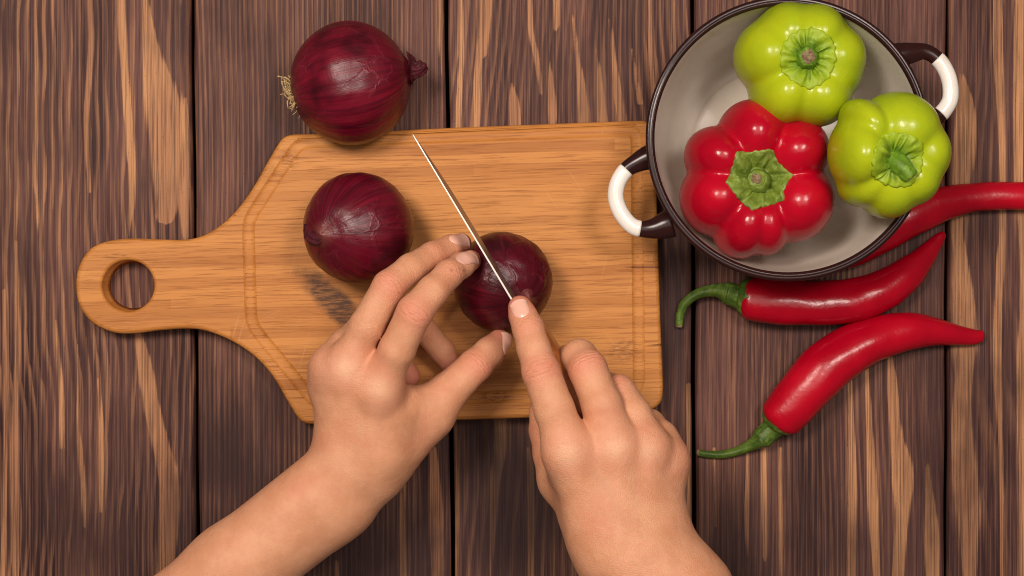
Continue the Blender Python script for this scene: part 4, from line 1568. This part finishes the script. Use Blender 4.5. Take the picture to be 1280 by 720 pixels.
        gf = grid_faces(nu, nv)
        nV = nu * nv
        FF = [tuple(x) for x in gf] + [tuple((x + nV)[::-1]) for x in gf]
        ring = [k * nv for k in range(nu)] + [(nu - 1) * nv + k for k in range(1, nv)] + [k * nv + nv - 1 for k in range(nu - 2, -1, -1)] + [k for k in range(nv - 2, 0, -1)]
        for k in range(len(ring)):
            a, b = ring[k], ring[(k + 1) % len(ring)]
            FF.append((a, b, b + nV, a + nV))
        no = mesh_np('fingernail', VV, FF, MAT['nail'])
        bm = bmesh.new(); bm.from_mesh(no.data); bmesh.ops.recalc_face_normals(bm, faces=bm.faces); bm.to_mesh(no.data); bm.free()
        no.parent = o
        no.matrix_parent_inverse = o.matrix_parent_inverse
        no.matrix_parent_inverse = (person.matrix_basis @ o.matrix_parent_inverse).inverted()
    return o


# ---- hand steadying the onion (photo left)
Lw = (438, 588, 0.070)
palm_L = [
    # forearm
    ((150, 822, 0.075), (287, 716, 0.072), 27, 25.0), ((287, 716, 0.072), (372, 644, 0.070), 25.0, 22.5),
    ((300, 700, 0.074), (400, 612, 0.074), 20, 19), ((330, 700, 0.066), (425, 632, 0.068), 20, 19.5),
    # wrist
    ((404, 612, 0.072), (432, 573, 0.075), 18.5, 16.5), ((416, 636, 0.068), (456, 586, 0.070), 16.5, 17.5), ((436, 616, 0.068), (474, 574, 0.068), 15, 15.5),
    # metacarpals
    ((455, 580, 0.076), (473, 490, 0.092), 15, 10.8), ((438, 575, 0.078), (436, 462, 0.094), 15, 11), ((430, 570, 0.076), (417, 464, 0.087), 13.5, 10), ((428, 556, 0.070), (414, 484, 0.076), 12, 9.0),
    ((445, 560, 0.064), (450, 500, 0.075), 15, 13), ((432, 545, 0.058), (424, 492, 0.064), 11, 10),
    ((473, 494, 0.090), (438, 476, 0.089), 10, 10), ((438, 476, 0.088), (412, 478, 0.080), 10, 9.5),
    # thumb metacarpal and web
    ((472, 588, 0.068), (538, 520, 0.068), 15, 12.5), ((490, 522, 0.086), (480, 562, 0.082), 10.5, 12), ((480, 560, 0.068), (520, 512, 0.072), 15, 11), ((478, 530, 0.078), (508, 505, 0.080), 12, 8.5), ((470, 560, 0.060), (505, 540, 0.062), 15, 13),
]
fing_L = [
    [(474, 484, 0.095, 10.6), (496, 437, 0.107, 10.4), (518, 391, 0.113, 10.1, 1.0), (541, 364, 0.107, 8.9), (561, 343, 0.098, 8.2, 0.55), (577, 332, 0.088, 7.4), (588, 326, 0.081, 6.3)],
    [(434, 460, 0.093, 10.4), (458, 408, 0.102, 9.8), (486, 358, 0.103, 9.4, 0.9), (513, 335, 0.095, 8.2), (540, 319, 0.084, 7.6, 0.45), (562, 309, 0.074, 7.0), (577, 304, 0.067, 6.0)],
    [(414, 456, 0.086, 10.5), (432, 432, 0.082, 9.6), (455, 410, 0.074, 9.4, 0.5), (500, 402, 0.054, 8.4), (530, 412, 0.040, 7.8, 0.4), (552, 438, 0.033, 7.4), (564, 458, 0.031, 6.2)],
    [(415, 482, 0.075, 9.0), (432, 452, 0.062, 8.8), (452, 434, 0.050, 8.2), (480, 440, 0.038, 7.8), (500, 455, 0.031, 7.2), (512, 470, 0.029, 6.6)],
    [(538, 518, 0.069, 12.4), (560, 490, 0.069, 11.4), (594, 457, 0.066, 9.9, 0.9), (612, 440, 0.061, 9.0), (624, 427, 0.056, 7.4)],
]
bumps_L = [((476, 484, 0.0995), 6.5), ((434, 460, 0.0990), 6.5), ((414, 462, 0.091), 5.5)]
tend_L = [((476, 490, 0.1005), (460, 562, 0.0885), 4.2), ((436, 468, 0.0995), (441, 565, 0.0905), 4.2), ((415, 470, 0.0915), (428, 562, 0.0855), 3.8)]
nails_L = [((584, 326, 0.088), (14, -7, -0.006), (-0.10, 0.35, 0.92), 12.5, 9.5), ((574, 302.5, 0.073), (14, -4, -0.006), (-0.10, 0.50, 0.85), 11.5, 8.5), ((631, 430, 0.060), (8, -16, -0.003), (0.80, -0.30, 0.55), 13, 9.5)]
veins_L = [([(455, 500, 0.09), (450, 540, 0.09), (446, 590, 0.085)], 0.6), ([(500, 530, 0.08), (475, 560, 0.08), (455, 600, 0.08)], 0.5), ([(420, 600, 0.08), (370, 650, 0.08), (320, 690, 0.08)], 0.35)]
lo = P(120, 850, 0.0) ; lo[2] = 0.022
hi = P(655, 275, 0.0) ; hi[2] = 0.132
build_hand('hand steadying the onion, thumb and fingertips spread around it', palm_L, fing_L, bumps_L, tend_L, nails_L, veins_L, lo, hi)

# ---- hand holding the knife (photo right)
palm_R = [
    ((935, 885, 0.118), (830, 728, 0.118), 33, 28), ((800, 700, 0.120), (842, 745, 0.120), 24, 26), ((770, 690, 0.112), (815, 745, 0.114), 22, 24), ((825, 690, 0.112), (860, 740, 0.114), 20, 24),
    ((790, 690, 0.118), (775, 660, 0.116), 25, 20), ((765, 690, 0.114), (748, 650, 0.112), 19, 18), ((815, 690, 0.112), (815, 655, 0.110), 19, 18),
    ((752, 665, 0.116), (711, 566, 0.125), 17, 12.2), ((778, 665, 0.119), (766, 560, 0.121), 17, 12), ((802, 665, 0.114), (805, 562, 0.114), 16, 11.5), ((820, 660, 0.106), (830, 577, 0.103), 14.5, 10.2),
    ((780, 640, 0.098), (770, 590, 0.100), 18, 14), ((815, 630, 0.094), (822, 595, 0.092), 14, 12),
    ((715, 578, 0.119), (765, 570, 0.116), 11.5, 11), ((765, 570, 0.116), (806, 573, 0.109), 11, 10.5), ((806, 573, 0.109), (832, 584, 0.100), 10.5, 10),
    ((752, 668, 0.100), (703, 600, 0.088), 16, 12.5), ((735, 630, 0.104), (712, 590, 0.106), 14, 11),
]
fing_R = [
    [(710, 560, 0.1255, 12.6), (693, 512, 0.1255, 11.3), (676, 464, 0.1235, 10.6, 1.0), (667, 435, 0.1180, 9.3), (660, 410, 0.1135, 8.7, 0.6), (653.5, 394, 0.1105, 7.7), (650, 384, 0.1095, 6.8)],
    [(766, 552, 0.121, 12), (752, 505, 0.121, 11.4), (735, 462, 0.114, 10.9, 0.9), (724, 446, 0.104, 10.0), (712, 450, 0.086, 8.8), (700, 470, 0.070, 8.0), (688, 480, 0.064, 7.0)],
    [(806, 556, 0.114, 11.5), (792, 520, 0.111, 10.4), (773, 490, 0.102, 9.8, 0.7), (762, 486, 0.088, 9.0), (748, 500, 0.070, 8.4), (730, 515, 0.062, 7.4)],
    [(832, 572, 0.103, 10.0), (826, 545, 0.097, 9.0), (812, 530, 0.088, 8.6), (798, 530, 0.074, 8.0), (780, 545, 0.062, 7.4), (765, 553, 0.058, 6.6)],
    [(703, 600, 0.086, 12.2), (690, 568, 0.078, 11.0), (683, 538, 0.074, 9.9, 0.3), (682, 515, 0.072, 9.2), (684, 495, 0.071, 8.0)],
]
bumps_R = [((710, 566, 0.1300), 6.8), ((768, 559, 0.1265), 6.5), ((806, 563, 0.1185), 6.2), ((834, 575, 0.107), 5.5)]
tend_R = [((712, 572, 0.1305), (748, 650, 0.127), 4.5), ((768, 562, 0.1275), (778, 650, 0.130), 4.5), ((808, 566, 0.1195), (804, 650, 0.124), 4.2)]
nails_R = [((650.5, 387, 0.116), (-6, -16, -0.002), (-0.05, 0.28, 0.96), 11.5, 10.5)]
veins_R = [([(740, 590, 0.13), (765, 620, 0.13), (785, 680, 0.135)], 0.5), ([(790, 590, 0.125), (792, 640, 0.13), (800, 700, 0.135)], 0.55)]
lo = P(635, 900, 0.0); lo[2] = 0.050
hi = P(980, 355, 0.0); hi[2] = 0.158
build_hand('hand gripping the knife with forefinger along its spine', palm_R, fing_R, bumps_R, tend_R, nails_R, veins_R, lo, hi)
